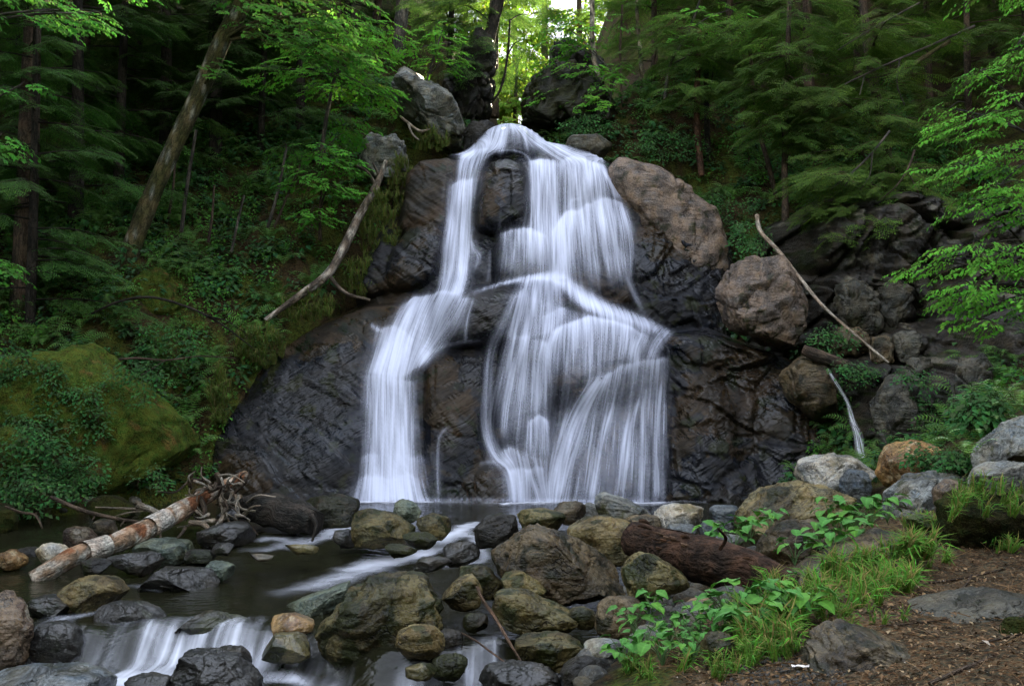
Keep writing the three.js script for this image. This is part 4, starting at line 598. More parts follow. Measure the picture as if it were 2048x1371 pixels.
// --- right bank
rock('big tan rock with rough layers on the right bank', [[1474, 1070], [1488, 1022], [1530, 977], [1600, 964], [1652, 976], [1716, 1010], [1722, 1050], [1660, 1080], [1560, 1100], [1480, 1100]], 12.4, 'tan', { strata: 1.4, rough: 1.3, dip: 0.5 }); rock('white rounded rock beneath the side trickle', [[1592, 950], [1600, 918], [1640, 907], [1700, 912], [1752, 950], [1750, 978], [1620, 985]], 15.8, 'pale', { dim: 0.75, cut: 4 }); rock('upright blue grey stone in front of the white rock', [[1680, 1000], [1682, 955], [1700, 936], [1735, 942], [1742, 975], [1730, 1010], [1700, 1015]], 13.6, 'bluegrey', { strata: 0.3 });
rock('blocky orange brown rock beside the white rock', [[1758, 945], [1774, 892], [1800, 880], [1868, 877], [1886, 912], [1887, 948], [1850, 970], [1790, 980]], 14.8, 'orange', { dim: 0.75, cut: 9 }); rock('layered grey rock ledge behind the leafy bank', [[1765, 1035], [1780, 985], [1830, 952], [1900, 948], [1950, 962], [1940, 1010], [1860, 1048], [1790, 1060]], 11.9, 'grey', { dim: 0.75, strata: 1.8, dip: 0.5 });
rock('large smooth grey brown rock at the top of the right bank', [[1948, 905], [1968, 876], [2010, 850], [2060, 832], [2120, 850], [2120, 930], [2010, 945], [1955, 930]], 11.4, 'grey', { dim: 0.75, cut: 9 }); rock('rough grey rock above the earth bank', [1942, 922, 2090, 1006], 10.4, 'grey', { dim: 0.75, rough: 1.3 }); rock('speckled white and rusty stone at the earth bank', [1868, 958, 1934, 1036], 10.8, 'speckle'); rock('small grey stone behind the orange brown rock', [1878, 914, 1908, 938], 14.2, 'grey');
rock('dark brown rock beside the rotten log, half in leaves', [[1514, 1125], [1525, 1075], [1570, 1042], [1630, 1038], [1676, 1060], [1680, 1100], [1620, 1140], [1540, 1145]], 10.6, 'brown', { strata: 1 }); rock('long low rock with grass growing along its crest', [[1540, 1195], [1600, 1140], [1700, 1085], [1790, 1052], [1850, 1056], [1896, 1105], [1892, 1150], [1770, 1190], [1600, 1215]], 9, 'brown', { dip: 0.5, thick: 0.6 }); rock('small moss capped stone behind the long low rock', [1814, 1028, 1896, 1066], 10.4, 'moss', { mat: M.rock });
rock('overhanging clod of dark earth and moss below the rough grey rock', [[1890, 1090], [1890, 1010], [1930, 985], [2000, 990], [2080, 1000], [2090, 1110], [2000, 1125], [1920, 1115]], 9.7, 'darkmoss', { rough: 1.6, name: 'earth_bank', cat: 'earth bank' });
rock('flat lichen grey slab sunk in the path', [[1825, 1245], [1850, 1215], [1930, 1195], [2000, 1186], [2080, 1200], [2080, 1260], [1980, 1290], [1860, 1285]], 6.75, 'stone', { thick: 1.3, cut: 5, dip: 0.2, strata: 1 }); rock('mossy foliated rock breaking through the path', [[1600, 1371], [1625, 1300], [1660, 1262], [1700, 1258], [1780, 1288], [1900, 1340], [1920, 1400], [1620, 1410]], 6.1, 'brown', { strata: 2, dip: -0.5, thick: 0.8 }); rock('dark mossy rock at the edge of the path beside the slab', [2006, 1232, 2090, 1330], 6.1, 'darkmoss'); rock('mossy stone among the grass in front of the leafy plants', [1404, 1264, 1474, 1330], 6.6, 'olive', { mat: M.rock });
// --- right wall
rock('broad pinkish slab of bedrock beside the upper falls', [[1214, 350], [1238, 318], [1300, 332], [1370, 366], [1432, 422], [1458, 490], [1454, 560], [1420, 592], [1370, 588], [1310, 520], [1262, 450], [1226, 400]], 24.75, 'pink', { frac: 0.35, dim: 0.6, thick: 0.5, cut: 2, strata: 0.4, rough: 0.7, sink: 1, n: 44, dip: -0.8 });
rock('big rounded brown boulder resting beside the falls', [[1434, 605], [1440, 560], [1456, 537], [1500, 520], [1555, 508], [1600, 545], [1613, 600], [1606, 660], [1590, 698], [1545, 694], [1480, 672], [1450, 642]], 21.4, 'pink', { frac: 0.5, box: 0.66, dim: 0.46, thick: 0.8, cut: 8, sink: 1.05, n: 44, dip: 1.2, strata: 0.6 });
rock('brown rock hump at the top of the side trickle', [[1556, 750], [1590, 714], [1640, 712], [1672, 760], [1688, 812], [1665, 838], [1615, 818], [1570, 790]], 20.6, 'brown', { strata: 0.3 }); rock('squarish grey block crossed by the bare white stick', [[1674, 620], [1690, 552], [1710, 544], [1742, 575], [1766, 640], [1732, 658], [1690, 658]], 21.3, 'stone', {  frac: 0.8, box: 0.5, cut: 13, grow: 1.1 }); rock('mossy block leaning on the squarish grey block', [1738, 556, 1814, 648], 21.6, 'stone', { frac: 1, box: 0.5, cut: 13, grow: 1.25 }); rock('cracked block under the squarish grey block', [1668, 650, 1738, 708], 21.1, 'brown', { frac: 1, box: 0.5, cut: 13 });
rock('small pale stone below the end of the bare white stick', [1794, 664, 1838, 716], 20.3, 'stone', { frac: 1, box: 0.5, cut: 13, grow: 1.25 }); rock('narrow stone touched by the tip of the bare white stick', [1744, 668, 1792, 734], 20.4, 'brown', { frac: 1, box: 0.5, cut: 13 }); rock('small grey stone in the ferny wall', [1822, 716, 1864, 752], 19.9, 'stone', { frac: 1, box: 0.5, cut: 13, grow: 1.25 });
rock('tall upright rock with pale streaks below the bare white stick', [[1746, 810], [1754, 742], [1784, 732], [1810, 776], [1846, 860], [1880, 930], [1780, 940], [1758, 870]], 18.8, 'stone', { strata: 1, dip: 1.3, sink: 1.1 }); rock('tall curved mossy rock right of the streaked upright rock', [1912, 700, 1996, 862], 18.1, 'stone', { frac: 1, box: 0.5, cut: 13, dip: 1.2 }); 
 rock('slanting grey slab under the great overhanging rock', [[1768, 520], [1800, 500], [1860, 560], [1880, 620], [1840, 625], [1800, 580]], 21.9, 'stone', { frac: 1, box: 0.5, cut: 13, dip: -0.9 });  
// --- head of the falls
rock('pale grey slab above the falls', [[785, 175], [815, 152], [865, 166], [910, 196], [940, 238], [950, 272], [905, 285], [840, 250], [790, 215]], 27.2, 'grey', { dim: 0.75, thick: 1.2, dip: -0.7, cut: 5, box: 0.55, frac: 0.5 }); rock('cracked grey rock at the left edge of the upper falls', [712, 272, 812, 350], 26, 'grey', { dim: 0.75, frac: 1.2, box: 0.62, strata: 1.2 }); rock('dark stained rock beside the crest of the falls', [[925, 300], [930, 255], [960, 238], [985, 248], [985, 280], [960, 310]], 26.4, 'dark', { frac: 1, box: 0.6, grow: 1.1 }); 
rock('dark overhanging rock on the left side of the notch', [[880, 250], [895, 150], [915, 90], [942, 48], [978, 55], [987, 140], [977, 195], [970, 240], [940, 275]], 28.5, 'dark', { frac: 1.2, box: 0.62, strata: 1.3, dip: 1.2 }); rock('dark mossy boulder on the right side of the notch', [[1036, 268], [1046, 225], [1054, 178], [1085, 140], [1140, 132], [1190, 150], [1228, 190], [1220, 255], [1120, 264]], 28.9, 'darkmoss', { frac: 1, box: 0.6, rough: 1.2, mat: M.rock }); rock('tilted dark slab above the mossy boulder of the notch', [[1096, 170], [1108, 90], [1138, 66], [1175, 92], [1205, 140], [1230, 190], [1150, 200]], 30.6, 'dark', { frac: 1, frac: 1.2, box: 0.62, strata: 1.5, dip: -1 }); rock('brown rock lip at the right of the crest', [1130, 270, 1225, 318], 26.6, 'stone', { thick: 1 }); 
// --- small stones that lie between the boulders
{
  const r = rng(77), g0 = new THREE.IcosahedronGeometry(1, 2), p = g0.attributes.position, mats = [], cols = [], q = new THREE.Quaternion();
  for (let i = 0; i < p.count; i++) { const v = new V3().fromBufferAttribute(p, i), k = 1 + 0.28 * fbm(v.x * 1.3, v.y * 1.3, v.z * 1.3, 3); p.setXYZ(i, v.x * k, v.y * k * 0.62, v.z * k * 0.8); }
  g0.deleteAttribute('uv'); const g = mergeVertices((g0.deleteAttribute('normal'), g0)); g.computeVertexNormals(); g.setAttribute('color', new THREE.Float32BufferAttribute(new Float32Array(g.attributes.position.count * 3).fill(1), 3));
  const gg = boxUV(g, 0.6);
  for (let k = 0; k < 2600; k++) {
    const x = -8 + 12.5 * r(), d = 7.6 + 11.5 * r(), y = groundAt(x, d); if (y > 0.25 || (y < -0.35 && r() < 0.3)) continue;
    const s = 0.03 + 0.2 * Math.pow(r(), 2.6); q.setFromEuler(new THREE.Euler((r() - 0.5) * 0.6, r() * 6.3, (r() - 0.5) * 0.6));
    mats.push(new THREE.Matrix4().compose(new V3(x, y + 0.2 * s, -d), q.clone(), new V3(s, s, s))); const t = r(), c = t < 0.4 ? [0.12, 0.1, 0.06] : t < 0.7 ? [0.08, 0.075, 0.06] : t < 0.9 ? [0.2, 0.19, 0.15] : [0.26, 0.17, 0.08]; cols.push(rgb(...c));
  }
  const m2 = [], c2 = []; for (let k = 0; k < 900; k++) { const p = [1430 + 260 * r(), 1335 + 50 * r()], d = 5.2 + 1.2 * r(), x = at(p[0], 1371, d).x, y = groundAt(x, d), s = 0.006 + 0.016 * r() * r(); m2.push(new THREE.Matrix4().compose(new V3(x, y + 0.3 * s, -d), new THREE.Quaternion().setFromEuler(new THREE.Euler(r(), r() * 6, r())), new V3(s, s, s))); const t = 0.12 + 0.22 * r(); c2.push(rgb(t, t * 0.95, t * 0.85)); }
  tag(inst('gravel', gg, M.rock, m2, c2), 'fine grey gravel at the edge of the path', 'gravel', null, 'stuff');
  tag(inst('cobbles', gg, M.wet, mats, cols), 'loose wet cobbles of the stream bed', 'cobbles', null, 'stuff');
}
// ---------------------------------------------------------------- leaf sprays (flat little faces, shared by every crown)
class Tri {
  constructor() { this.p = []; this.c = []; }
  t(a, b, c, col, col2 = col) { this.p.push(a.x, a.y, a.z, b.x, b.y, b.z, c.x, c.y, c.z); this.c.push(...col, ...col, ...col2); }
  q(a, b, c, d, col) { this.t(a, b, c, col); this.t(a, c, d, col); }
  geo() { return indexed(this.p, null, this.c); }
}
const v = (x, y, z) => new V3(x, y, z), TWIG = [0.07, 0.05, 0.035];
function rod(T, a, b, w, col) { const s = new V3().crossVectors(b.clone().sub(a), v(0, 1, 0.3)).setLength(w), u = v(0, w, 0); T.q(a.clone().add(s), b.clone().add(s), b.clone().sub(s), a.clone().sub(s), col); T.q(a.clone().add(u), b.clone().add(u), b.clone().sub(u), a.clone().sub(u), col); }
function leafAt(T, p, dir, side, len, wid, fold, col) {          // a leaf folded along its midrib, pointed
  const up = new V3().crossVectors(side, dir).normalize(), m = p.clone().addScaledVector(dir, len * 0.42), tip = p.clone().addScaledVector(dir, len).addScaledVector(up, -len * 0.12);
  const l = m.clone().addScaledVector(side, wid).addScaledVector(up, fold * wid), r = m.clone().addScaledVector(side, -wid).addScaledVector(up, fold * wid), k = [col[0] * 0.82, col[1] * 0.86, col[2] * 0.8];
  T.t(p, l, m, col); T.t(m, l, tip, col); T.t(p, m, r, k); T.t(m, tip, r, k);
}
function hemlockSpray(seed) {
  const T = new Tri(), r = rng(seed), g = [0.048, 0.105, 0.022], g2 = [0.085, 0.16, 0.028], y = (x) => -0.22 * x * x + 0.02 * Math.sin(x * 9 + seed), ax = (x) => v(x, y(x), 0.04 * Math.sin(x * 5 + seed));
  rod(T, ax(0), ax(0.5), 0.006, TWIG); rod(T, ax(0.5), ax(0.95), 0.004, TWIG);
  for (let k = 0; k < 30; k++) {
    const x = 0.06 + k / 30 * 0.92, sg = k % 2 ? 1 : -1, L = (0.4 * Math.pow(1 - x, 0.75) + 0.07) * (0.75 + 0.5 * r()), an = 0.85 + 0.25 * r(), o = ax(x), d = v(Math.cos(an), -0.18 - 0.25 * r(), sg * Math.sin(an)).normalize();
    const n = Math.max(2, Math.round(L / 0.06));
    for (let i = 0; i < n; i++) {
      const q = o.clone().addScaledVector(d, L * (i + 0.3) / n), tipness = i / n;
      for (const s2 of [-1, 1]) {
        const a2 = s2 * (0.7 + 0.3 * r()), dd = v(d.x * Math.cos(a2) - d.z * Math.sin(a2), d.y + (r() - 0.5) * 0.35, d.x * Math.sin(a2) + d.z * Math.cos(a2)), l2 = (0.085 - 0.02 * tipness) * (0.7 + 0.6 * r()), sd = new V3().crossVectors(dd, v(0, 1, 0)).normalize(), w = 0.012;
        const c = r() < 0.25 + 0.4 * tipness ? g2 : g, a = q, b = q.clone().addScaledVector(dd, l2 * 0.5).addScaledVector(sd, w), e = q.clone().addScaledVector(dd, l2), f = q.clone().addScaledVector(dd, l2 * 0.5).addScaledVector(sd, -w);
        T.t(a, b, e, c); T.t(a, e, f, c);
      }
    }
  }
  return T.geo();
}
function leafSpray(seed, { n = 26, len = 0.11, wid = 0.032, col = [0.095, 0.25, 0.035], drop = 0.3, lobes = 0, spread = 0.34 } = {}) {
  const T = new Tri(), r = rng(seed), ax = (x) => v(x * 0.9, -drop * x * x * 0.6 + 0.06 * x, 0.05 * Math.sin(x * 4 + seed));
  rod(T, ax(0), ax(0.5), 0.005, TWIG); rod(T, ax(0.5), ax(0.95), 0.003, TWIG);
  for (let k = 0; k < n; k++) {
    const x = 0.12 + 0.88 * k / n, sg = k % 2 ? 1 : -1, L = spread * (1 - 0.55 * x) * r(), a = 0.7 + 0.4 * r(), o = ax(x), d = v(Math.cos(a), -0.15, sg * Math.sin(a)).normalize(), p = o.clone().addScaledVector(d, L); p.y += (r() - 0.5) * 0.05;
    if (L > 0.08) rod(T, o, p, 0.002, TWIG);
    const yaw = sg * (0.4 + 0.6 * r()), dir = v(Math.cos(yaw), -0.2 - 0.5 * r(), Math.sin(yaw)).normalize(), side = new V3().crossVectors(dir, v(0.3 * (r() - 0.5), 1, 0.3 * (r() - 0.5))).normalize(), l = len * (0.7 + 0.55 * r()), c = col.map((q, i) => q * (0.8 + 0.4 * r()));
    if (lobes) { for (const an of [-0.85, 0, 0.85]) { const dd = dir.clone().applyAxisAngle(new V3().crossVectors(side, dir).normalize(), an), ss = side.clone().applyAxisAngle(new V3().crossVectors(side, dir).normalize(), an); leafAt(T, p, dd, ss, l * (an ? 0.72 : 1), wid * 0.75, 0.25, c); } }
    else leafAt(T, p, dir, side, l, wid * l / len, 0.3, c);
  }
  return T.geo();
}
function fernPlant(seed) {
  const T = new Tri(), r = rng(seed), col = [0.085, 0.18, 0.04];
  for (let k = 0; k < 7; k++) {
    const a = k / 7 * 6.28 + r(), L = 0.4 + 0.25 * r(), f = (t) => v(Math.cos(a) * L * t, 0.34 * L * Math.sin(t * 2.3) * 1.6, Math.sin(a) * L * t); rod(T, f(0), f(0.5), 0.004, col); rod(T, f(0.5), f(1), 0.003, col);
    for (let i = 2; i < 14; i++) { const t = i / 14, w = 0.13 * Math.sin(Math.PI * Math.pow(t, 0.6)) + 0.01, p = f(t), d = f(Math.min(1, t + 0.05)).sub(f(t)).normalize(); for (const s of [-1, 1]) { const e = v(-d.z * s, -0.15, d.x * s).addScaledVector(d, 0.4).normalize(), b = d.clone().multiplyScalar(0.014); T.t(p.clone().add(b), p.clone().sub(b), p.clone().addScaledVector(e, w), col.map((q) => q * (0.8 + 0.4 * r()))); } }
  }
  return T.geo();
}
function herbPlant(seed, lw = 0.02, ll = 0.065, n = 22, col = [0.075, 0.19, 0.034]) {
  const T = new Tri(), r = rng(seed);
  for (let k = 0; k < n; k++) { const a = r() * 6.28, h = 0.04 + 0.2 * r(), q = 0.03 + 0.15 * r(), p = v(Math.cos(a) * q, h, Math.sin(a) * q), b = a + (r() - 0.5) * 2, d = v(Math.cos(b), -0.1 - 0.5 * r(), Math.sin(b)).normalize(), s = new V3().crossVectors(d, v(0, 1, 0)).normalize(); if (k % 3 === 0) rod(T, v(0, 0, 0), p, 0.002, TWIG); leafAt(T, p, d, s, ll * (0.7 + 0.7 * r()), lw * (0.8 + 0.6 * r()), 0.25, col.map((c) => c * (0.75 + 0.5 * r()))); }
  return T.geo();
}
function grassTuft(seed, col = [0.1, 0.2, 0.04]) {
  const T = new Tri(), r = rng(seed);
  for (let k = 0; k < 26; k++) { const a = r() * 6.28, q = 0.05 * r(), L = 0.14 + 0.22 * r(), b = 0.3 + 0.7 * r(), o = v(Math.cos(a * 3) * q, 0, Math.sin(a * 3) * q), dx = Math.cos(a), dz = Math.sin(a), w = 0.0035 + 0.003 * r(), s = v(-dz * w, 0, dx * w), m = o.clone().add(v(dx * L * 0.25 * b, L * 0.65, dz * L * 0.25 * b)), e = o.clone().add(v(dx * L * 0.75 * b, L * (1 - 0.35 * b), dz * L * 0.75 * b)), c = r() < 0.12 ? [0.25, 0.2, 0.08] : col.map((x) => x * (0.7 + 0.6 * r())); T.t(o.clone().add(s), o.clone().sub(s), m.clone().add(s), c); T.t(m.clone().add(s), o.clone().sub(s), m.clone().sub(s), c); T.t(m.clone().add(s), m.clone().sub(s), e, c); }
  return T.geo();
}
const SPRAY = {
  hemlock: [1, 2, 3].map((s) => hemlockSpray(s)),
  beech: [4, 5].map((s) => leafSpray(s, { n: 30 })),
  maple: [6, 7].map((s) => leafSpray(s, { n: 18, len: 0.125, wid: 0.042, lobes: 1, col: [0.085, 0.225, 0.032] })),
  far: [8, 9].map((s) => leafSpray(s, { n: 34, len: 0.17, wid: 0.06, col: [0.095, 0.25, 0.035], spread: 0.5 })),
};
// ---------------------------------------------------------------- wood: tapered tubes through points [x, y, z, radius]
function tube(P, { seg = 10, per = 6, rough = 0.06, col = [[0.08, 0.065, 0.05], [0.05, 0.042, 0.034]], spot, fs = 3, seed = 1, ridge = 0, cap = true, uvs = 1.2 } = {}) {
  const C = new THREE.CatmullRomCurve3(P.map((p) => v(p[0], p[1], p[2]))), n = Math.max(2, (P.length - 1) * per), pos = [], cl = [], uv = [], idx = [], dir0 = v(P[P.length - 1][0] - P[0][0], P[P.length - 1][1] - P[0][1], P[P.length - 1][2] - P[0][2]).normalize(), NR = Math.abs(dir0.y) > 0.6 ? v(0.3, 0, 1) : v(0.1, 1, 0.2); let len = 0, last = null;
  for (let j = 0; j <= n; j++) {
    const t = j / n, c = C.getPoint(t), u = t * (P.length - 1), i = Math.min(P.length - 2, Math.floor(u)), R = lerp(P[i][3], P[i + 1][3], u - i); if (last) len += c.distanceTo(last); last = c.clone();
    const tan = C.getTangent(t), N = NR, B = new V3().crossVectors(tan, N).normalize(), Nn = new V3().crossVectors(B, tan).normalize();
    for (let k = 0; k <= seg; k++) {
      const a = k / seg * 2 * Math.PI, ca = Math.cos(a), sa = Math.sin(a), w = 1 + rough * 2.4 * fbm(c.x * 2 + ca * R * 6 + seed, c.y * 2 + sa * R * 6, c.z * 2, 3) + ridge * ridged(a * 4.5 + seed, len * 0.7 / Math.max(R, 0.02) * 0.25, seed, 3) * (k === seg || k === 0 ? 0.5 : 1);
      const q = c.clone().addScaledVector(Nn, ca * R * w).addScaledVector(B, sa * R * w); pos.push(q.x, q.y, q.z); uv.push(a / (2 * Math.PI) * Math.max(0.25, Math.round(2 * Math.PI * R * uvs * 2) / 2), len * uvs);
      const m = fbm(q.x * fs + seed, q.y * fs, q.z * fs, 4), tt = sstep(-0.08, 0.08, m); let cc = [0, 1, 2].map((x) => lerp(col[0][x], col[1][x], tt)); if (spot && n3(q.x * spot[1] + seed, q.y * spot[1], q.z * spot[1]) > spot[2]) cc = spot[0]; cl.push(...cc);
      if (j < n && k < seg) { const b = j * (seg + 1) + k; idx.push(b, b + 1, b + seg + 1, b + 1, b + seg + 2, b + seg + 1); }
    }
  }
  if (cap) for (const [j, s] of [[0, 1], [n, -1]]) { const b = pos.length / 3, c = C.getPoint(j / n); pos.push(c.x, c.y, c.z); cl.push(...col[0].map((x) => x * 1.3)); uv.push(0, 0); for (let k = 0; k < seg; k++) { const q = j * (seg + 1) + k; s > 0 ? idx.push(b, q + 1, q) : idx.push(b, q, q + 1); } }
  const g = indexed(pos, idx, cl, uv); g.computeVertexNormals(); return g;
}
const path = (pts, w = 1) => pts.map(([x, y, d, r]) => { const p = at(x, y, d); return [p.x, p.y, p.z, r * d / F / 2 * w]; });
const local = (P, o) => P.map((p) => [p[0] - o.x, p[1] - o.y, p[2] - o.z, p[3]]);
const BARK = { grey: [[0.13, 0.115, 0.095], [0.08, 0.07, 0.058]], dark: [[0.05, 0.042, 0.034], [0.032, 0.028, 0.022]], mossy: [[0.12, 0.1, 0.05], [0.07, 0.07, 0.025]], brown: [[0.11, 0.08, 0.055], [0.07, 0.05, 0.036]], birch: [[0.42, 0.37, 0.29], [0.22, 0.17, 0.12]], bone: [[0.42, 0.36, 0.28], [0.26, 0.2, 0.14]], red: [[0.15, 0.08, 0.05], [0.09, 0.05, 0.034]] };
const UP = v(0, 1, 0);
function crownOf(parent, kind, list, tint, seed, name = 'crown') {     // list: [position, yaw, pitch, roll, scale]
  const sets = SPRAY[kind], r = rng(seed * 7 + 1);
  sets.forEach((g, s) => {
    const mats = [], cols = [];
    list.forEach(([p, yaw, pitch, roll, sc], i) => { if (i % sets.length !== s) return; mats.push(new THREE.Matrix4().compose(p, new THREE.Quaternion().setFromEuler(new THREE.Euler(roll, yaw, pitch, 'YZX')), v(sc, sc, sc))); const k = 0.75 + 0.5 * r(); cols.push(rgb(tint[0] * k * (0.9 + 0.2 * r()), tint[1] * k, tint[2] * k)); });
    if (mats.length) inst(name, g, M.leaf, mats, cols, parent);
  });
}
// a tree given by its trunk and by clumps of foliage: [px, py, d, rx px, ry px, count]
function tree(label, o) {
  const { name = 'tree', cat = 'tree', group, trunk, bark = 'grey', kind = 'beech', clumps = [], size = 0.7, tint = [1, 1, 1], spot, seed = 1, layers = 5, limb = 0.03 } = o, r = rng(seed * 101 + 5);
  const P = path(trunk), b = v(P[0][0], P[0][1], P[0][2]), g = base(name, b), L = local(P, b);
  const wood = [tube(L, { col: BARK[bark], seg: P[0][3] > 0.12 ? 16 : 8, per: 8, spot, seed, rough: 0.09 })], list = [];
  for (const [px, py, d, rx, ry, n, dz] of clumps) {
    const c = at(px, py, d).sub(b), RX = rx * d / F, RY = ry * d / F, RZ = (dz ?? Math.max(RX, RY) * 0.9); let near = L[0], best = 1e9;
    for (const q of L) { const e = Math.hypot(q[0] - c.x, q[2] - c.z) * 0.5 + Math.abs(q[1] - (c.y - 0.3)); if (e < best) { best = e; near = q; } }
    const r0 = Math.min(limb, near[3] * 0.8); wood.push(tube([[near[0], near[1], near[2], r0], [lerp(near[0], c.x, 0.5), lerp(near[1], c.y, 0.5) + 0.1, lerp(near[2], c.z, 0.5), r0 * 0.7], [c.x, c.y, c.z, r0 * 0.4]], { seg: 5, per: 4, col: BARK[bark], seed: seed + px }));
    for (let k = 0; k < n; k++) {
      let x, y, z; do { x = r() * 2 - 1; y = r() * 2 - 1; z = r() * 2 - 1; } while (x * x + y * y + z * z > 1);
      y = lerp(y, (Math.floor((y * 0.5 + 0.5) * layers) + 0.5) / layers * 2 - 1, 0.7);
      const p = c.clone().add(v(x * RX, y * RY, z * RZ)), out = Math.atan2(-(z * RZ + (c.z - near[2]) * 0.6), x * RX + (c.x - near[0]) * 0.6), yaw = out + (r() - 0.5) * 1.5, sc = size * (0.65 + 0.6 * r());
      p.addScaledVector(v(Math.cos(yaw), 0, -Math.sin(yaw)), -sc * 0.45); list.push([p, yaw, -0.12 - 0.35 * r(), (r() - 0.5) * 0.7, sc]);
      if (k % 5 === 0) wood.push(tube([[c.x, c.y, c.z, r0 * 0.35], [lerp(c.x, p.x, 0.6), lerp(c.y, p.y, 0.6) + 0.04, lerp(c.z, p.z, 0.6), r0 * 0.25], [p.x, p.y, p.z, 0.004]], { seg: 4, per: 3, col: BARK[bark], cap: false }));
    }
  }
  add('trunk', mergeGeometries(wood), M.bark, g);
  if (list.length) crownOf(g, kind, list, tint, seed);
  return tag(g, label, cat, group);
}
// a hemlock: boughs all the way up from where the crown starts
function hemlock(label, px, py, d, { h = 11, from = 1.2, spread = 2.6, lean = [0, 0], r0 = 0.13, tint = [1, 1, 1], seed = 1, group, dens = 1, size = 1, kind = 'hemlock', name = 'hemlock_tree', sink = 0.3, bark = 'dark' } = {}) {
  const r = rng(seed * 53 + 9), b = at(px, py, d); b.y -= sink; const g = base(name, b), top = v(lean[0], h, lean[1]), ax = (t) => v(top.x * t * t, h * t, top.z * t * t);
  const wood = [tube([0, 0.25, 0.5, 0.75, 1].map((t) => { const p = ax(t); return [p.x, p.y, p.z, r0 * (1.05 - t) + 0.01]; }), { col: BARK[bark], seed })], list = [], n = Math.round((h - from) * 7.5 * dens);
  for (let k = 0; k < n; k++) {
    const t = lerp(from / h, 0.98, (k + r()) / n), o = ax(t), a = r() * 6.283, L = spread * (0.25 + 0.75 * Math.pow(1 - (t * h - from) / (h - from), 0.7)) * (0.6 + 0.5 * r()), dr = 0.12 + 0.2 * r(), dir = (s) => v(o.x + Math.cos(a) * L * s, o.y + 0.1 * L * s - dr * L * s * s, o.z - Math.sin(a) * L * s);
    const p1 = dir(0.5), p2 = dir(1); wood.push(tube([[o.x, o.y, o.z, 0.022], [p1.x, p1.y, p1.z, 0.013], [p2.x, p2.y, p2.z, 0.004]], { seg: 4, per: 3, col: BARK[bark], cap: false }));
    const m = Math.max(3, Math.round(L / 0.28));
    for (let i = 0; i < m; i++) { const s = 0.22 + 0.78 * (i + r() * 0.6) / m, sg = i % 2 ? 1 : -1, last = i === m - 1; list.push([dir(Math.min(1, s)), a + (last ? 0 : sg * (0.55 + 0.4 * r())), -0.15 - 0.25 * r(), (r() - 0.5) * 0.4, size * (0.6 + 0.5 * r()) * (last ? 1 : 1.05 - 0.25 * s)]); }
  }
  add('trunk', mergeGeometries(wood), M.bark, g); crownOf(g, kind, list, tint, seed);
  return tag(g, label, 'tree', group);
}
// ---------------------------------------------------------------- trees of the left slope
tree('thick mossy trunk leaning far to the right on the left slope', { name: 'leaning_tree', trunk: [[250, 540, 22.6, 44], [272, 468, 22.5, 37], [330, 330, 22.3, 35], [396, 190, 22.1, 35], [445, 80, 22, 35], [498, -20, 21.9, 34], [560, -200, 21.7, 40], [640, -420, 21.4, 26]], bark: 'mossy', seed: 3, kind: 'maple', spot: [[0.3, 0.3, 0.24], 9, 0.42], clumps: [[560, 30, 21, 110, 40, 40], [640, 80, 21.2, 110, 40, 40], [680, 10, 21, 90, 40, 34], [500, -60, 21, 160, 60, 60], [440, 130, 21.5, 40, 20, 8], [640, -160, 21, 220, 90, 90], [420, -200, 21, 200, 70, 70]], size: 0.75, limb: 0.05 });
const HG = 'hemlocks crowding the left slope', HL = 'dark hemlock with drooping boughs on the left slope';
[[60, 640, 20.6, 9, 0.6], [-70, 560, 21, 12, 0.6], [150, 470, 23.4, 12, 1], [20, 400, 24.5, 12, 0.8], [235, 420, 25, 12, 1.4], [330, 350, 26.3, 12, 1.6], [110, 260, 28, 12, 1], [-40, 260, 27, 13, 1], [430, 330, 26.6, 11, 1.2], [520, 330, 27, 11, 1.6], [600, 290, 27.8, 11, 1], [270, 220, 29.5, 13, 1], [420, 160, 30, 13, 1], [560, 150, 30.5, 13, 1.4], [690, 130, 31, 13, 1.5], [200, 80, 32, 13, 1], [20, 100, 31, 13, 1]].forEach(([x, y, d, h, f], i) => hemlock(HL, x, y, d, { h, from: f, seed: i + 1, group: HG, spread: 2.1 + 0.5 * ((i * 7) % 5) / 4, lean: [0.5 * Math.sin(i * 2.3), 0.4 * Math.cos(i)], dens: 0.8, r0: 0.1 + 0.04 * (i % 3), tint: i < 3 ? [0.85, 1.05, 0.95] : [0.8, 0.85, 0.8] }));
tree('straight dark trunk standing among the left hemlocks', { name: 'hemlock_tree', trunk: [[166, 300, 25.5, 22], [168, 180, 25.5, 19], [172, 60, 25.5, 17], [176, -60, 25.5, 15]], bark: 'brown', kind: 'hemlock', seed: 8, clumps: [[150, -20, 25.3, 120, 30, 20]], size: 1 });
tree('pale grey double trunk above the slab left of the notch', { name: 'grey_tree', trunk: [[798, 118, 30, 26], [800, 60, 30, 26], [806, 0, 30, 27], [815, -150, 30, 24]], bark: 'grey', seed: 11, kind: 'beech', clumps: [[800, -120, 30, 140, 50, 30]] });
tree('slim brown trunk behind the pale grey double trunk', { name: 'grey_tree', trunk: [[752, 50, 31, 17], [756, 0, 31, 17], [765, -120, 31, 15]], bark: 'brown', seed: 12, kind: 'hemlock', clumps: [[760, -90, 31, 120, 50, 20]], size: 1 });
tree('dark trunk rising from the overhanging rock of the notch', { name: 'notch_tree', trunk: [[958, 175, 28.8, 24], [972, 110, 28.9, 24], [985, 50, 29, 25], [998, -10, 29, 26], [1010, -140, 29, 24]], bark: 'dark', seed: 13, kind: 'hemlock', clumps: [[930, 120, 27.8, 40, 24, 10], [950, 70, 28, 40, 24, 10], [930, 10, 28.6, 70, 40, 22], [900, 60, 28.8, 50, 30, 12], [1000, -90, 29, 160, 50, 40]], size: 1 });
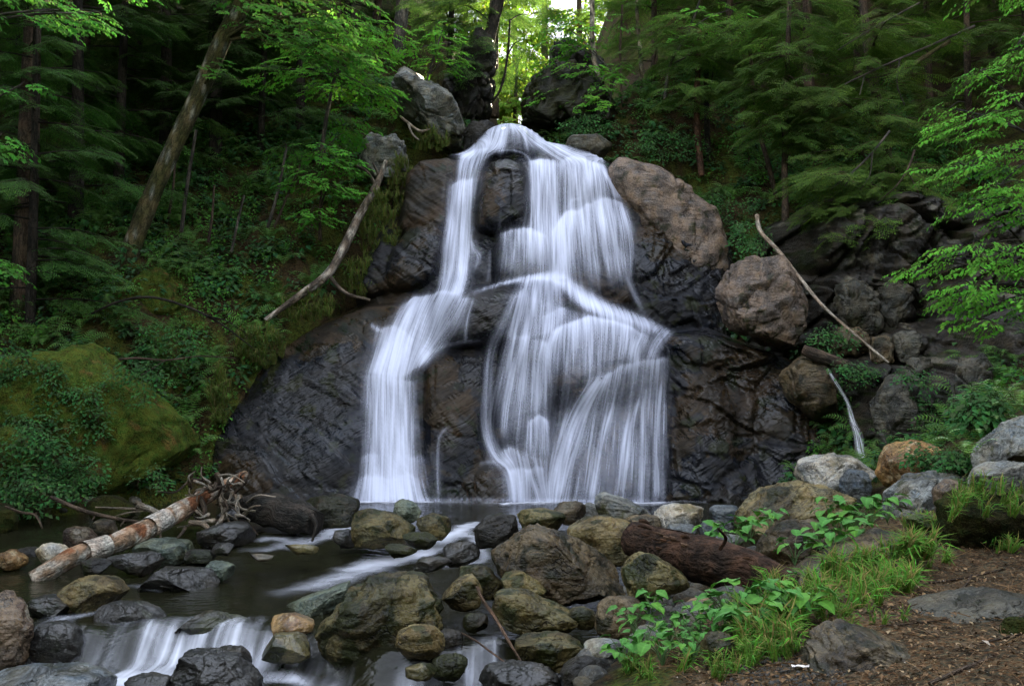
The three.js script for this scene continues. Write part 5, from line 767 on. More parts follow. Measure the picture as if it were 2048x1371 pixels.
tree('thin dark trunk beside the overhanging rock of the notch', { name: 'notch_tree', trunk: [[898, 150, 29, 13], [902, 60, 29, 12], [905, -40, 29, 11]], bark: 'dark', seed: 14, kind: 'hemlock', clumps: [[880, -10, 29, 70, 40, 24], [860, 40, 29.2, 50, 30, 14]], size: 0.9 });
const SB = 'slender saplings under the leaning tree', SL = 'thin bare sapling stem rising from the left slope';
[[[362, 465, 23.6, 8], [374, 370, 23.6, 7], [392, 260, 23.6, 6]], [[416, 485, 23.6, 6], [424, 430, 23.6, 5], [428, 370, 23.6, 4]], [[462, 505, 23.6, 6], [476, 440, 23.6, 5], [488, 390, 23.6, 4]], [[330, 470, 24, 6], [345, 380, 24, 5], [352, 300, 24, 4]], [[535, 455, 24, 7], [556, 380, 24, 6], [572, 300, 24, 5]], [[548, 455, 24, 5], [575, 390, 24, 4], [600, 330, 24, 3]]].forEach((t, i) => tree(SL, { name: 'sapling', trunk: t, bark: i % 2 ? 'brown' : 'grey', seed: 20 + i, group: SB, kind: 'beech', clumps: i > 2 ? [[t[2][0], t[2][1] - 5, t[2][2], 40, 18, 7]] : [] }));
// bright young maples
tree('bright green young maple leaning over the pale slab', { name: 'young_maple', trunk: [[640, 330, 24.6, 10], [650, 250, 24.5, 8], [670, 150, 24.4, 6], [690, 80, 24.3, 4]], bark: 'grey', kind: 'maple', seed: 31, clumps: [[690, 60, 24, 90, 30, 36], [740, 110, 24, 80, 30, 36], [660, 150, 24, 90, 25, 30], [620, 90, 24, 90, 30, 34], [740, 180, 24.4, 70, 30, 26], [560, 140, 24, 80, 25, 22], [770, 60, 24.6, 60, 40, 24]], tint: [1.6, 1.6, 1.1], size: 0.65 });
tree('leafy maple shoot in front of the dark notch rock', { name: 'young_maple', trunk: [[850, 200, 27, 6], [856, 150, 27, 5], [872, 100, 27, 4], [885, 60, 27, 3]], bark: 'grey', kind: 'maple', seed: 32, clumps: [[870, 55, 26.8, 50, 16, 14], [905, 85, 26.8, 50, 16, 15], [845, 95, 26.8, 50, 18, 14], [880, 125, 26.8, 50, 18, 15], [920, 110, 26.8, 30, 12, 6]], tint: [1.6, 1.6, 1.1], size: 0.6 });
tree('low green maple bush beside the dark left rocks', { name: 'young_maple', trunk: [[640, 480, 24.2, 8], [640, 420, 24.1, 6], [645, 350, 24, 4], [650, 300, 24, 3]], bark: 'brown', kind: 'maple', seed: 33, clumps: [[640, 300, 23.7, 60, 20, 20], [600, 350, 23.7, 60, 22, 20], [660, 370, 23.7, 60, 22, 22], [620, 420, 23.7, 60, 22, 20], [690, 330, 24, 50, 25, 18], [700, 260, 24.6, 60, 25, 20]], tint: [1.2, 1.35, 1.1], size: 0.6 });
tree('maple bough hanging in from the upper left corner', { name: 'young_maple', trunk: [[-160, 700, 15, 26], [-150, 300, 15, 20], [-100, 60, 15, 14], [40, -60, 14.6, 8]], bark: 'grey', kind: 'maple', seed: 34, clumps: [[120, 20, 14.4, 80, 20, 14], [40, 170, 14.6, 60, 12, 4], [200, 25, 14.3, 50, 22, 8], [0, 270, 14.6, 50, 16, 7], [0, 525, 14.6, 50, 20, 8], [-40, -40, 14.6, 200, 60, 50], [260, -40, 14.4, 120, 40, 24]], tint: [1, 1.15, 1.1], size: 0.6 });
// ---------------------------------------------------------------- beyond the notch: the yellow of warm sunlight is tinted into the leaves
[[985, 330, 44, 18, 4, 'tree beyond the notch with sun yellow tinted into its leaves'], [1090, 330, 47, 18, 6, 'sunlit tree standing deep in the notch behind the mossy boulder'], [1030, 330, 56, 16, 3, 'farthest sunlit tree seen through the notch'], [930, 300, 50, 18, 5, 'sunlit tree behind the overhanging rock of the notch'], [1160, 300, 52, 18, 5, 'sunlit tree above the tilted slab of the notch']].forEach(([x, y, d, h, f, label], i) => hemlock(label, x, y, d, { h, from: f - 2, seed: 60 + i, spread: 4.2, kind: 'far', dens: 0.34, size: 1.3, r0: 0.22, name: 'sun_tinted_tree', bark: 'brown', tint: [1.9, 1.25, 0.9] }));
tree('low sunlit tree filling the foot of the notch', { name: 'sun_tinted_tree', trunk: [[1030, 300, 37, 10], [1030, 220, 37, 8], [1035, 120, 37, 5]], bark: 'brown', kind: 'far', seed: 140, clumps: [[1040, 240, 36, 50, 24, 16], [1010, 215, 37, 60, 40, 22], [1040, 190, 37.5, 50, 36, 16], [1000, 150, 38, 40, 30, 9], [1070, 120, 38, 60, 30, 10]], size: 1, tint: [1.9, 1.25, 0.9] });  // leaf tint holds warm sunlight, yellower than the leaves themselves
tree('thin crooked stem crossing the bright notch', { name: 'sapling', trunk: [[965, 225, 29.5, 5], [1000, 180, 29.5, 5], [1015, 110, 29.5, 5], [1020, 40, 29.5, 4]], bark: 'dark', seed: 41, kind: 'hemlock', clumps: [[1040, 80, 30, 60, 16, 7], [1010, 150, 30, 40, 16, 6], [1060, 30, 31, 90, 20, 12]], size: 0.9 });
tree('dark upright trunk in the middle of the notch', { name: 'notch_tree', trunk: [[990, 235, 33, 18], [988, 160, 33, 17], [990, 60, 33, 16], [995, -100, 33, 14]], bark: 'brown', seed: 42, kind: 'hemlock', clumps: [[1010, 10, 33, 100, 30, 20], [950, 40, 33, 60, 30, 10]], size: 1.1 });
// ---------------------------------------------------------------- trees of the right slope
tree('white birch trunk right of the notch', { name: 'birch_tree', trunk: [[1204, 232, 28.6, 13], [1200, 170, 28.6, 12], [1187, 110, 28.6, 11], [1184, 0, 28.6, 11], [1180, -120, 28.6, 10]], bark: 'birch', seed: 51, spot: [[0.06, 0.05, 0.04], 5, 0.35], clumps: [[1085, 190, 28, 40, 22, 12], [1170, 205, 27.8, 60, 18, 16], [1120, 125, 28, 60, 18, 16], [1185, 140, 28, 60, 20, 18], [1140, 60, 28.6, 60, 24, 16], [1130, 90, 28.4, 50, 20, 12], [1170, 60, 28.4, 60, 20, 8], [1200, -80, 28.4, 120, 40, 30], [1215, 150, 28.5, 40, 12, 5]], kind: 'maple', tint: [1.4, 1.4, 1] });
tree('pair of leaning birch stems behind the white birch', { name: 'birch_tree', trunk: [[1286, 190, 29.6, 10], [1282, 120, 29.6, 9], [1275, 40, 29.6, 8], [1270, -60, 29.6, 7]], bark: 'birch', seed: 52, spot: [[0.06, 0.05, 0.04], 5, 0.3], clumps: [[1290, -40, 29.4, 100, 30, 24]], kind: 'beech', tint: [1.2, 1.2, 1] });
tree('slim dark stem between the birches', { name: 'sapling', trunk: [[1246, 230, 29, 6], [1240, 120, 29, 5], [1245, 10, 29, 5]], bark: 'brown', seed: 53, kind: 'beech', clumps: [[1245, 40, 28.8, 50, 20, 10]] });
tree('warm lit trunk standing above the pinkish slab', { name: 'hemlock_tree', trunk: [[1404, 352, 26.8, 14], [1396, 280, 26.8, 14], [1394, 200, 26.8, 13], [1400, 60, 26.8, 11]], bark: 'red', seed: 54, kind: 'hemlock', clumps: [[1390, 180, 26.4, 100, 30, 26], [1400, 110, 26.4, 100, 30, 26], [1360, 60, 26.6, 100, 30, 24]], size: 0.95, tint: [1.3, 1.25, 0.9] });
tree('dark trunk just behind the warm lit trunk', { name: 'hemlock_tree', trunk: [[1418, 340, 27.4, 12], [1414, 240, 27.4, 12], [1412, 60, 27.4, 10]], bark: 'dark', seed: 55, kind: 'hemlock', clumps: [[1430, 120, 27, 100, 40, 24]], size: 0.95 });
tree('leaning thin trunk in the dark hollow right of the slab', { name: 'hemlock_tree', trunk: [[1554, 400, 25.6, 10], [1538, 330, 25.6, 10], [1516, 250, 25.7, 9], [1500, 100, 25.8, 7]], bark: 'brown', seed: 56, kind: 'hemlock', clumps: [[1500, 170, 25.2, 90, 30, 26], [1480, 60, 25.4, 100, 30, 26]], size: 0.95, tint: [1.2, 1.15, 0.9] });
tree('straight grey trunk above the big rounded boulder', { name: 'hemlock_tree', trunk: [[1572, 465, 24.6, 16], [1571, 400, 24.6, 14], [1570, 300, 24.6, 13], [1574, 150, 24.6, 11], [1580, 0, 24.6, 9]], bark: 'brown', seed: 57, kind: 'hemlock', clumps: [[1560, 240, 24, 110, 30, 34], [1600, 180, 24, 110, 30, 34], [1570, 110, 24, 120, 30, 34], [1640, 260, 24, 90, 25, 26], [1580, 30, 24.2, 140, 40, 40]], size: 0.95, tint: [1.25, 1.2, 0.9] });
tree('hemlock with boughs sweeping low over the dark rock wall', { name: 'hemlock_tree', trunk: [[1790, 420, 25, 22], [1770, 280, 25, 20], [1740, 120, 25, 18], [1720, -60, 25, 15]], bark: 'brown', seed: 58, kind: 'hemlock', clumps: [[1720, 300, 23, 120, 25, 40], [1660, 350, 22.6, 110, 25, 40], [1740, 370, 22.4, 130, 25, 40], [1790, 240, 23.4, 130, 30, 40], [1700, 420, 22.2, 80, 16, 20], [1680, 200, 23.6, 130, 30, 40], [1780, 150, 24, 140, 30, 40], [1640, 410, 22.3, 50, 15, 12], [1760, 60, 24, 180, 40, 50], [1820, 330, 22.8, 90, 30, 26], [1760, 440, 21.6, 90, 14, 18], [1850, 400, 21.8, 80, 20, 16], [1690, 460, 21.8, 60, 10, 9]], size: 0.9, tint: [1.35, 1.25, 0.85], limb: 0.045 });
const RG = 'hemlocks crowding the right slope', RL = 'hemlock standing back on the right slope';
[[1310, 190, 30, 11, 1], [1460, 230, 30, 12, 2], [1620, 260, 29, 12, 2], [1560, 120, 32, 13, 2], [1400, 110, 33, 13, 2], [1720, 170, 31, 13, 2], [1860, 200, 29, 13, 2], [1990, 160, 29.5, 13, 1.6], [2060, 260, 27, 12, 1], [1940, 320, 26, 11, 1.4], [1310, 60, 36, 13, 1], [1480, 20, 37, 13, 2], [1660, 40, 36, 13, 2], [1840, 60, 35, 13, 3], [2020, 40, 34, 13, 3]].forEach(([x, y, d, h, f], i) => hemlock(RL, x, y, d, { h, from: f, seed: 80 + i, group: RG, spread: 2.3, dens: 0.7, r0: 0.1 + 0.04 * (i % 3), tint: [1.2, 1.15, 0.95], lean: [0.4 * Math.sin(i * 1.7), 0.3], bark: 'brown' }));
tree('bright green beech branches reaching in from the right edge', { name: 'beech_tree', trunk: [[2140, 900, 13, 40], [2130, 600, 13, 34], [2115, 300, 13, 28], [2110, 0, 13, 20]], bark: 'grey', kind: 'beech', seed: 71, layers: 3, clumps: [[1950, 240, 12.8, 90, 22, 24], [2010, 300, 12.6, 90, 22, 26], [1900, 215, 13, 50, 20, 9], [2020, 200, 12.8, 70, 30, 18], [1930, 330, 12.6, 110, 14, 20], [2000, 370, 12.4, 90, 14, 20], [1960, 400, 12.4, 80, 10, 12], [2030, 430, 12.4, 60, 16, 12], [1880, 520, 12.4, 110, 8, 14], [1970, 490, 12.2, 100, 12, 20], [1940, 570, 12.2, 90, 12, 18], [2010, 600, 12.2, 70, 14, 16], [1890, 590, 12.4, 60, 8, 8], [1950, 640, 12.2, 60, 8, 8], [2030, 520, 12.2, 50, 20, 14], [2030, 100, 13, 60, 40, 18], [1960, 140, 13, 50, 20, 8], [2060, -60, 13, 160, 60, 40]], tint: [1.35, 1.5, 1.1], size: 0.5, limb: 0.025 });
tree('bright leafy maple above the warm lit trunk', { name: 'young_maple', trunk: [[1330, 200, 28, 8], [1340, 130, 27.8, 6], [1380, 60, 27.4, 5], [1400, 0, 27, 4]], bark: 'grey', kind: 'maple', seed: 72, clumps: [[1390, 25, 27, 60, 16, 14], [1430, 50, 27, 60, 16, 16], [1370, 75, 27, 50, 18, 14], [1460, 20, 27, 50, 20, 12], [1500, 70, 26.6, 40, 16, 8]], tint: [1.4, 1.4, 1], size: 0.6 });
tree('small leafy sapling at the right of the crest', { name: 'young_maple', trunk: [[1215, 235, 28, 5], [1222, 190, 28, 4], [1230, 150, 28, 3]], bark: 'grey', kind: 'maple', seed: 73, clumps: [[1140, 150, 28, 60, 16, 12], [1160, 90, 28.6, 50, 20, 12], [1120, 40, 29.4, 50, 24, 12], [1220, 165, 27.8, 40, 12, 9], [1180, 175, 27.8, 30, 10, 6], [1240, 130, 27.8, 40, 14, 9]], tint: [1.2, 1.25, 1], size: 0.55 });
// trees added around the camera and over the slopes to hold back skylight
[[-7, -9], [-1, -12], [6, -10], [11, -4], [12, 4], [-12, -3], [-13, 5], [13, 10], [-14, 11], [1, -18], [-9, -16], [10, -15], [-11, 16], [-10.5, 21], [-13, 24], [11.5, 15.5], [11.5, 20.5], [14, 25], [-15, 18]].forEach(([x, d], i) => { const y = groundAt(x, d), g = hemlock(i < 12 ? 'tall leafy tree added on the near bank to shade the stones' : 'tall tree added over the wooded slope to shade it with its high crown', 1024, 820, 20, { h: i < 12 ? 10.5 : 18, from: i < 12 ? 1.5 : 11, seed: 120 + i, spread: i < 12 ? 3.6 : 4.4, kind: 'far', dens: 0.55, size: 1.7, r0: 0.25, name: 'added_shade_tree', group: i < 12 ? 'added shade trees on the near bank' : 'added shade trees overhanging the slopes', tint: [0.5, 0.8, 1], bark: 'brown' }); g.position.set(x, y - 0.2, -d); });
// bare dead branches of the right slope
function stick(label, pts, col, { name = 'dead_branch', cat = 'branch', forks = [], rough = 0.08, group, spot, fs, ridge } = {}) {
  const P = path(pts), b = v(P[0][0], P[0][1], P[0][2]), g = base(name, b); add('stem', tube(local(P, b), { col: BARK[col] ?? col, rough, seed: pts[0][0] * 0.1, per: 7, seg: P[0][3] > 0.06 ? 18 : 8, spot, fs, ridge }), M.bark, g);
  forks.forEach((f, i) => add('twig', tube(local(path(f), b), { col: BARK[col] ?? col, rough, seed: i, per: 5, seg: 6 }), M.bark, g));
  return tag(g, label, cat, group);
}
stick('long dead branch slanting across the right hemlocks', [[1690, 168, 23, 3], [1760, 135, 23, 4], [1840, 100, 23, 5], [1950, 52, 23, 6]], 'grey', { forks: [[[1800, 116, 23, 4], [1795, 170, 23, 3], [1810, 210, 23, 2]], [[1730, 148, 23, 3], [1720, 190, 23, 2]]] });
stick('steeper dead branch beside the long slanting one', [[1676, 100, 23.4, 2], [1740, 60, 23.4, 3], [1840, 5, 23.4, 4]], 'grey'); stick('broken mossy dead branch high on the right slope', [[1830, 126, 23, 9], [1900, 82, 23, 8]], 'mossy');
stick('forked bare branch below the hemlock boughs', [[1662, 378, 21.8, 2], [1710, 340, 21.8, 3.5], [1745, 305, 21.8, 4.5], [1780, 262, 21.8, 5]], 'grey', { forks: [[[1710, 340, 21.8, 4], [1690, 372, 21.8, 2]], [[1745, 305, 21.8, 4], [1740, 350, 21.8, 2], [1720, 380, 21.8, 2]]] });
stick('drooping bare branch over the dark rock wall', [[1830, 300, 22, 5], [1815, 340, 21.8, 4], [1790, 375, 21.8, 3], [1760, 400, 21.8, 2]], 'brown', { forks: [[[1815, 340, 21.8, 3], [1840, 390, 21.8, 2]]] });
stick('long bare white stick propped across the right rock wall', [[1514, 430, 22.4, 9], [1521, 462, 22.2, 9], [1556, 500, 21.8, 8], [1600, 556, 21.2, 7.5], [1650, 615, 20.4, 6], [1710, 668, 19.9, 5.5], [1778, 725, 19.4, 4]], [[0.5, 0.43, 0.34], [0.32, 0.24, 0.17]], { forks: [[[1622, 582, 20.9, 5], [1640, 606, 20.7, 4], [1652, 620, 20.6, 3]], [[1740, 694, 19.7, 4], [1742, 718, 19.7, 3]]] });
stick('short weathered log wedged above the side trickle', [[1606, 698, 20.2, 22], [1640, 712, 20.1, 26], [1698, 732, 20, 18]], 'brown', { name: 'log', cat: 'log', rough: 0.15 });
// dead birch left of the falls
stick('dead forked birch lying down the slope beside the dark left rock', [[772, 322, 24.6, 9], [752, 372, 24.3, 15], [720, 428, 23.8, 17], [692, 485, 23.2, 19], [655, 548, 22.6, 18], [600, 590, 22.2, 15], [530, 640, 21.8, 9]], [[0.17, 0.135, 0.1], [0.085, 0.065, 0.048]], { name: 'dead_birch', cat: 'fallen tree', fs: 6, spot: [[0.42, 0.37, 0.3], 5, 0.16], forks: [[[752, 372, 24.3, 9], [735, 345, 24.3, 7], [712, 330, 24.4, 4]], [[758, 350, 24.4, 7], [745, 325, 24.4, 4]], [[655, 548, 22.6, 9], [690, 585, 22.6, 8], [740, 600, 22.6, 5]]] });
stick('thin bent branch arching over the mossy left rocks', [[180, 628, 20.4, 4], [240, 602, 20.2, 5], [300, 594, 20.2, 5], [370, 612, 20.4, 5], [430, 640, 20.6, 4], [505, 695, 21, 2]], 'dark', { forks: [[[405, 630, 20.5, 3], [450, 640, 20.6, 2], [490, 665, 20.8, 1.5]]] }); stick('thin dead branch lying across the mossy ledge', [[212, 722, 19.8, 5], [270, 716, 20, 5], [330, 720, 20.2, 4], [400, 712, 20.6, 2.5], [470, 716, 21, 2]], 'brown', { forks: [[[330, 720, 20.2, 3], [282, 750, 19.8, 2]]] });
stick('grey fork of dead wood above the dark left rocks', [[800, 232, 26, 5], [815, 245, 26, 6], [840, 262, 26, 6], [860, 258, 26, 3]], 'bone', { forks: [[[815, 245, 26, 5], [825, 268, 25.9, 4], [838, 280, 25.8, 3]]] });
// ---------------------------------------------------------------- fallen wood by the stream
{
  const pts = [[62, 1158, 12.6, 30], [95, 1142, 12.7, 38], [140, 1116, 12.9, 40], [170, 1104, 13.1, 36], [215, 1092, 13.4, 40], [262, 1072, 13.8, 42], [310, 1050, 14.3, 40], [345, 1030, 14.7, 40], [390, 1004, 15.3, 34], [440, 976, 15.8, 26], [490, 948, 16.4, 16]], P = path(pts), b = v(P[0][0], P[0][1], P[0][2]), g = base('fallen_birch', b);
  add('trunk', tube(local(P, b), { col: [[0.52, 0.45, 0.36], [0.3, 0.19, 0.115]], seg: 24, per: 10, rough: 0.07, spot: [[0.2, 0.085, 0.04], 2.6, 0.22], fs: 4 }), M.bark, g);
  add('peeling_bark', tube(local(path([[168, 1104, 13.05, 42], [190, 1098, 13.2, 44], [214, 1091, 13.35, 45]]), b), { col: [[0.6, 0.54, 0.45], [0.48, 0.4, 0.32]], seg: 20, per: 6, cap: false }), M.bark, g);
  add('peeling_bark', tube(local(path([[296, 1056, 14.1, 43], [330, 1038, 14.5, 44]]), b), { col: [[0.58, 0.52, 0.44], [0.42, 0.34, 0.26]], seg: 20, per: 8, cap: false }), M.bark, g);
  for (const f of [[[325, 1035, 14.5, 16], [300, 1018, 14.4, 13], [272, 1010, 14.3, 12]], [[300, 1018, 14.4, 10], [270, 1003, 14.3, 9]], [[300, 1018, 14.4, 6], [240, 1016, 14.2, 5], [190, 1014, 14, 3]], [[290, 1020, 14.4, 5], [250, 1026, 14.2, 4], [230, 1032, 14.1, 2]], [[318, 1056, 14.3, 6], [322, 1088, 14.1, 4]], [[250, 1080, 13.7, 8], [250, 1098, 13.6, 5]]]) add('branch', tube(local(path(f), b), { col: BARK.bone, seg: 8, per: 6 }), M.bark, g);
  const r = rng(404), fat = 1.5, roots = [[[435, 985, 15.8, 12], [440, 960, 15.6, 10], [432, 945, 15.6, 8]], [[440, 975, 15.8, 9], [442, 1000, 15.4, 8], [446, 1030, 15.2, 7], [430, 1055, 15, 5], [408, 1080, 14.8, 3]], [[444, 970, 15.7, 7], [470, 990, 15.4, 6], [480, 1015, 15.2, 4], [510, 1022, 15.1, 3]], [[470, 985, 15.4, 5], [490, 965, 15.3, 4], [498, 948, 15.3, 2]], [[440, 1000, 15.4, 5], [452, 1030, 15.2, 4], [460, 1048, 15.1, 3]], [[478, 990, 15.3, 4], [472, 1020, 15.1, 3], [500, 1040, 15, 2]], [[400, 995, 15.3, 8], [410, 1025, 15, 6], [404, 1040, 14.9, 4]], [[390, 985, 15.4, 6], [430, 970, 15.5, 4]], [[380, 1045, 14.8, 8], [410, 1050, 14.6, 7], [430, 1085, 14.3, 4]], [[370, 1055, 14.6, 5], [360, 1070, 14.4, 4], [345, 1082, 14.3, 2]], [[440, 1052, 14.8, 3], [462, 1056, 14.7, 3], [464, 1085, 14.6, 2]], [[430, 1040, 14.9, 6], [400, 1044, 14.8, 5]]];
  for (let k = 0; k < 44; k++) { const x = 375 + 120 * r(), y = 950 + 100 * r(), d = 15 + 0.6 * r(), a = r() * 6.28, L = 20 + 55 * r(); roots.push([[x, y, d, 3 + 4 * r()], [x + Math.cos(a) * L * 0.5, y + Math.sin(a) * L * 0.4, d - 0.2, 2.5], [x + Math.cos(a + 0.4) * L, y + Math.sin(a + 0.4) * L * 0.7, d + (r() - 0.5) * 0.5, 1.6]]); }
  roots.forEach((f, i) => add('root', tube(local(path(f, fat), b), { col: i % 3 ? BARK.bone : BARK.brown, seg: 6, per: 6, rough: 0.15, seed: i }), M.bark, g));
  tag(g, 'peeling white birch log lying across the left shore with a tangle of roots', 'fallen tree');
}
stick('thin straight brown branch resting behind the birch log', [[102, 994, 15, 8], [170, 1022, 14.6, 9], [230, 1036, 14.3, 8], [290, 1046, 14, 7]], 'brown', { forks: [[[250, 1038, 14.2, 4], [240, 1052, 14.1, 3]], [[190, 1030, 14.5, 4], [184, 1040, 14.4, 3]]] }); stick('crooked mossy branch at the foot of the left bank', [[10, 1012, 14.8, 5], [40, 1024, 14.8, 6], [70, 1030, 14.8, 6], [84, 1056, 14.7, 4]], 'brown', { forks: [[[70, 1030, 14.8, 5], [72, 1024, 14.8, 3]]] });
stick('rotten dark stump log beside the pool outlet', [[500, 1012, 15.8, 46], [545, 1022, 15.4, 62], [590, 1034, 15.1, 58], [632, 1046, 14.9, 44]], 'dark', { name: 'rotten_stump', cat: 'log', ridge: 0.16, rough: 0.2, forks: [[[622, 1030, 14.8, 12], [632, 1050, 14.7, 9], [624, 1082, 14.6, 5]]] });
stick('rotting red brown log with shredded fibres among the right boulders', [[1270, 1078, 10.6, 66], [1330, 1096, 10.2, 78], [1400, 1116, 9.8, 88], [1470, 1134, 9.4, 84], [1540, 1154, 9.1, 66], [1600, 1170, 8.9, 40]], [[0.075, 0.041, 0.025], [0.036, 0.021, 0.014]], { name: 'rotten_log', cat: 'log', ridge: 0.16, rough: 0.14, fs: 8, forks: [[[1440, 1098, 9.2, 7], [1452, 1076, 9.1, 7], [1436, 1056, 9, 5]], [[1295, 1096, 10, 4], [1298, 1112, 9.9, 3]]] });
{
  const g = scene.getObjectByName('rotten_log'), b = g.position, r = rng(611);
  for (let k = 0; k < 70; k++) { const t = r(), L = 0.06 + 0.16 * r(), px = lerp(1285, 1570, t), cy = lerp(1080, 1162, t), off = (r() * 2 - 1) * 40 * (1 - 0.35 * t), d = lerp(10.45, 8.95, t) - lerp(0.27, 0.2, t) * Math.sqrt(Math.max(0, 1 - (off / 46) ** 2)) - 0.02, w = 3 + 5 * r(), dx = L * F / d / 2; add('splinter', tube(local(path([[px - dx, cy + off - dx * 0.28, d + 0.04, w], [px, cy + off + (r() - 0.5) * 6, d, w * 1.2], [px + dx, cy + off + dx * 0.3, d - 0.05 + 0.06 * r(), w * 0.5]]), b), { col: k % 3 ? [[0.13, 0.065, 0.035], [0.07, 0.036, 0.02]] : [[0.2, 0.12, 0.075], [0.1, 0.055, 0.032]], seg: 5, per: 3, rough: 0.3, seed: k }), M.bark, g); }
}
stick('thin bare stick standing slanted among the foreground stones', [[955, 1174, 9.2, 7], [966, 1200, 9, 7], [990, 1234, 8.8, 6], [1014, 1276, 8.5, 6], [1042, 1322, 8.2, 5]], [[0.22, 0.13, 0.08], [0.13, 0.08, 0.05]]); stick('short thin stick lying over the small chute', [[923, 1265, 8.7, 3], [950, 1280, 8.6, 4], [980, 1302, 8.4, 4], [1010, 1324, 8.2, 3]], [[0.16, 0.1, 0.07], [0.1, 0.065, 0.045]]);
// side trickle right of the falls
{
  const P = path([[1652, 738, 20.1, 8], [1672, 770, 19.9, 12], [1692, 805, 19.7, 10], [1700, 835, 19.6, 14], [1712, 870, 19.3, 22], [1720, 910, 19, 26], [1745, 945, 18.7, 26], [1760, 960, 18.5, 26]]);
  const pos = [], uv = [], idx = [], C = new THREE.CatmullRomCurve3(P.map((p) => v(p[0], p[1], p[2]))), n = 60;
  for (let j = 0; j <= n; j++) { const t = j / n, c = C.getPoint(t), u = t * (P.length - 1), i = Math.min(P.length - 2, Math.floor(u)), R = lerp(P[i][3], P[i + 1][3], u - i); for (let k = 0; k <= 6; k++) { const a = k / 6 * 2 - 1; pos.push(c.x + a * R, c.y + 0.02 * n3(t * 9, a, 1), c.z + 0.1 + (1 - a * a) * R * 0.6); uv.push(k / 6, t * 4); if (j < n && k < 6) { const b = j * 7 + k; idx.push(b, b + 7, b + 1, b + 1, b + 7, b + 8); } } }
  const t = tex(64, (u, w) => { const q = clamp(sstep(0, 0.3, u) * sstep(0, 0.3, 1 - u) * (0.5 + 0.9 * n3(u * 9, w * 2, 3)) * 0.5); return [q, q, q]; }, false, 1, 256), g = indexed(pos, idx, null, uv); g.computeVertexNormals();
  tag(add('trickle', g, std({ color: rgb(0.8, 0.82, 0.86), roughness: 0.5, alphaMap: t, transparent: true, side: THREE.DoubleSide })), 'thin side trickle of white water right of the falls', 'waterfall', null, 'structure');
}
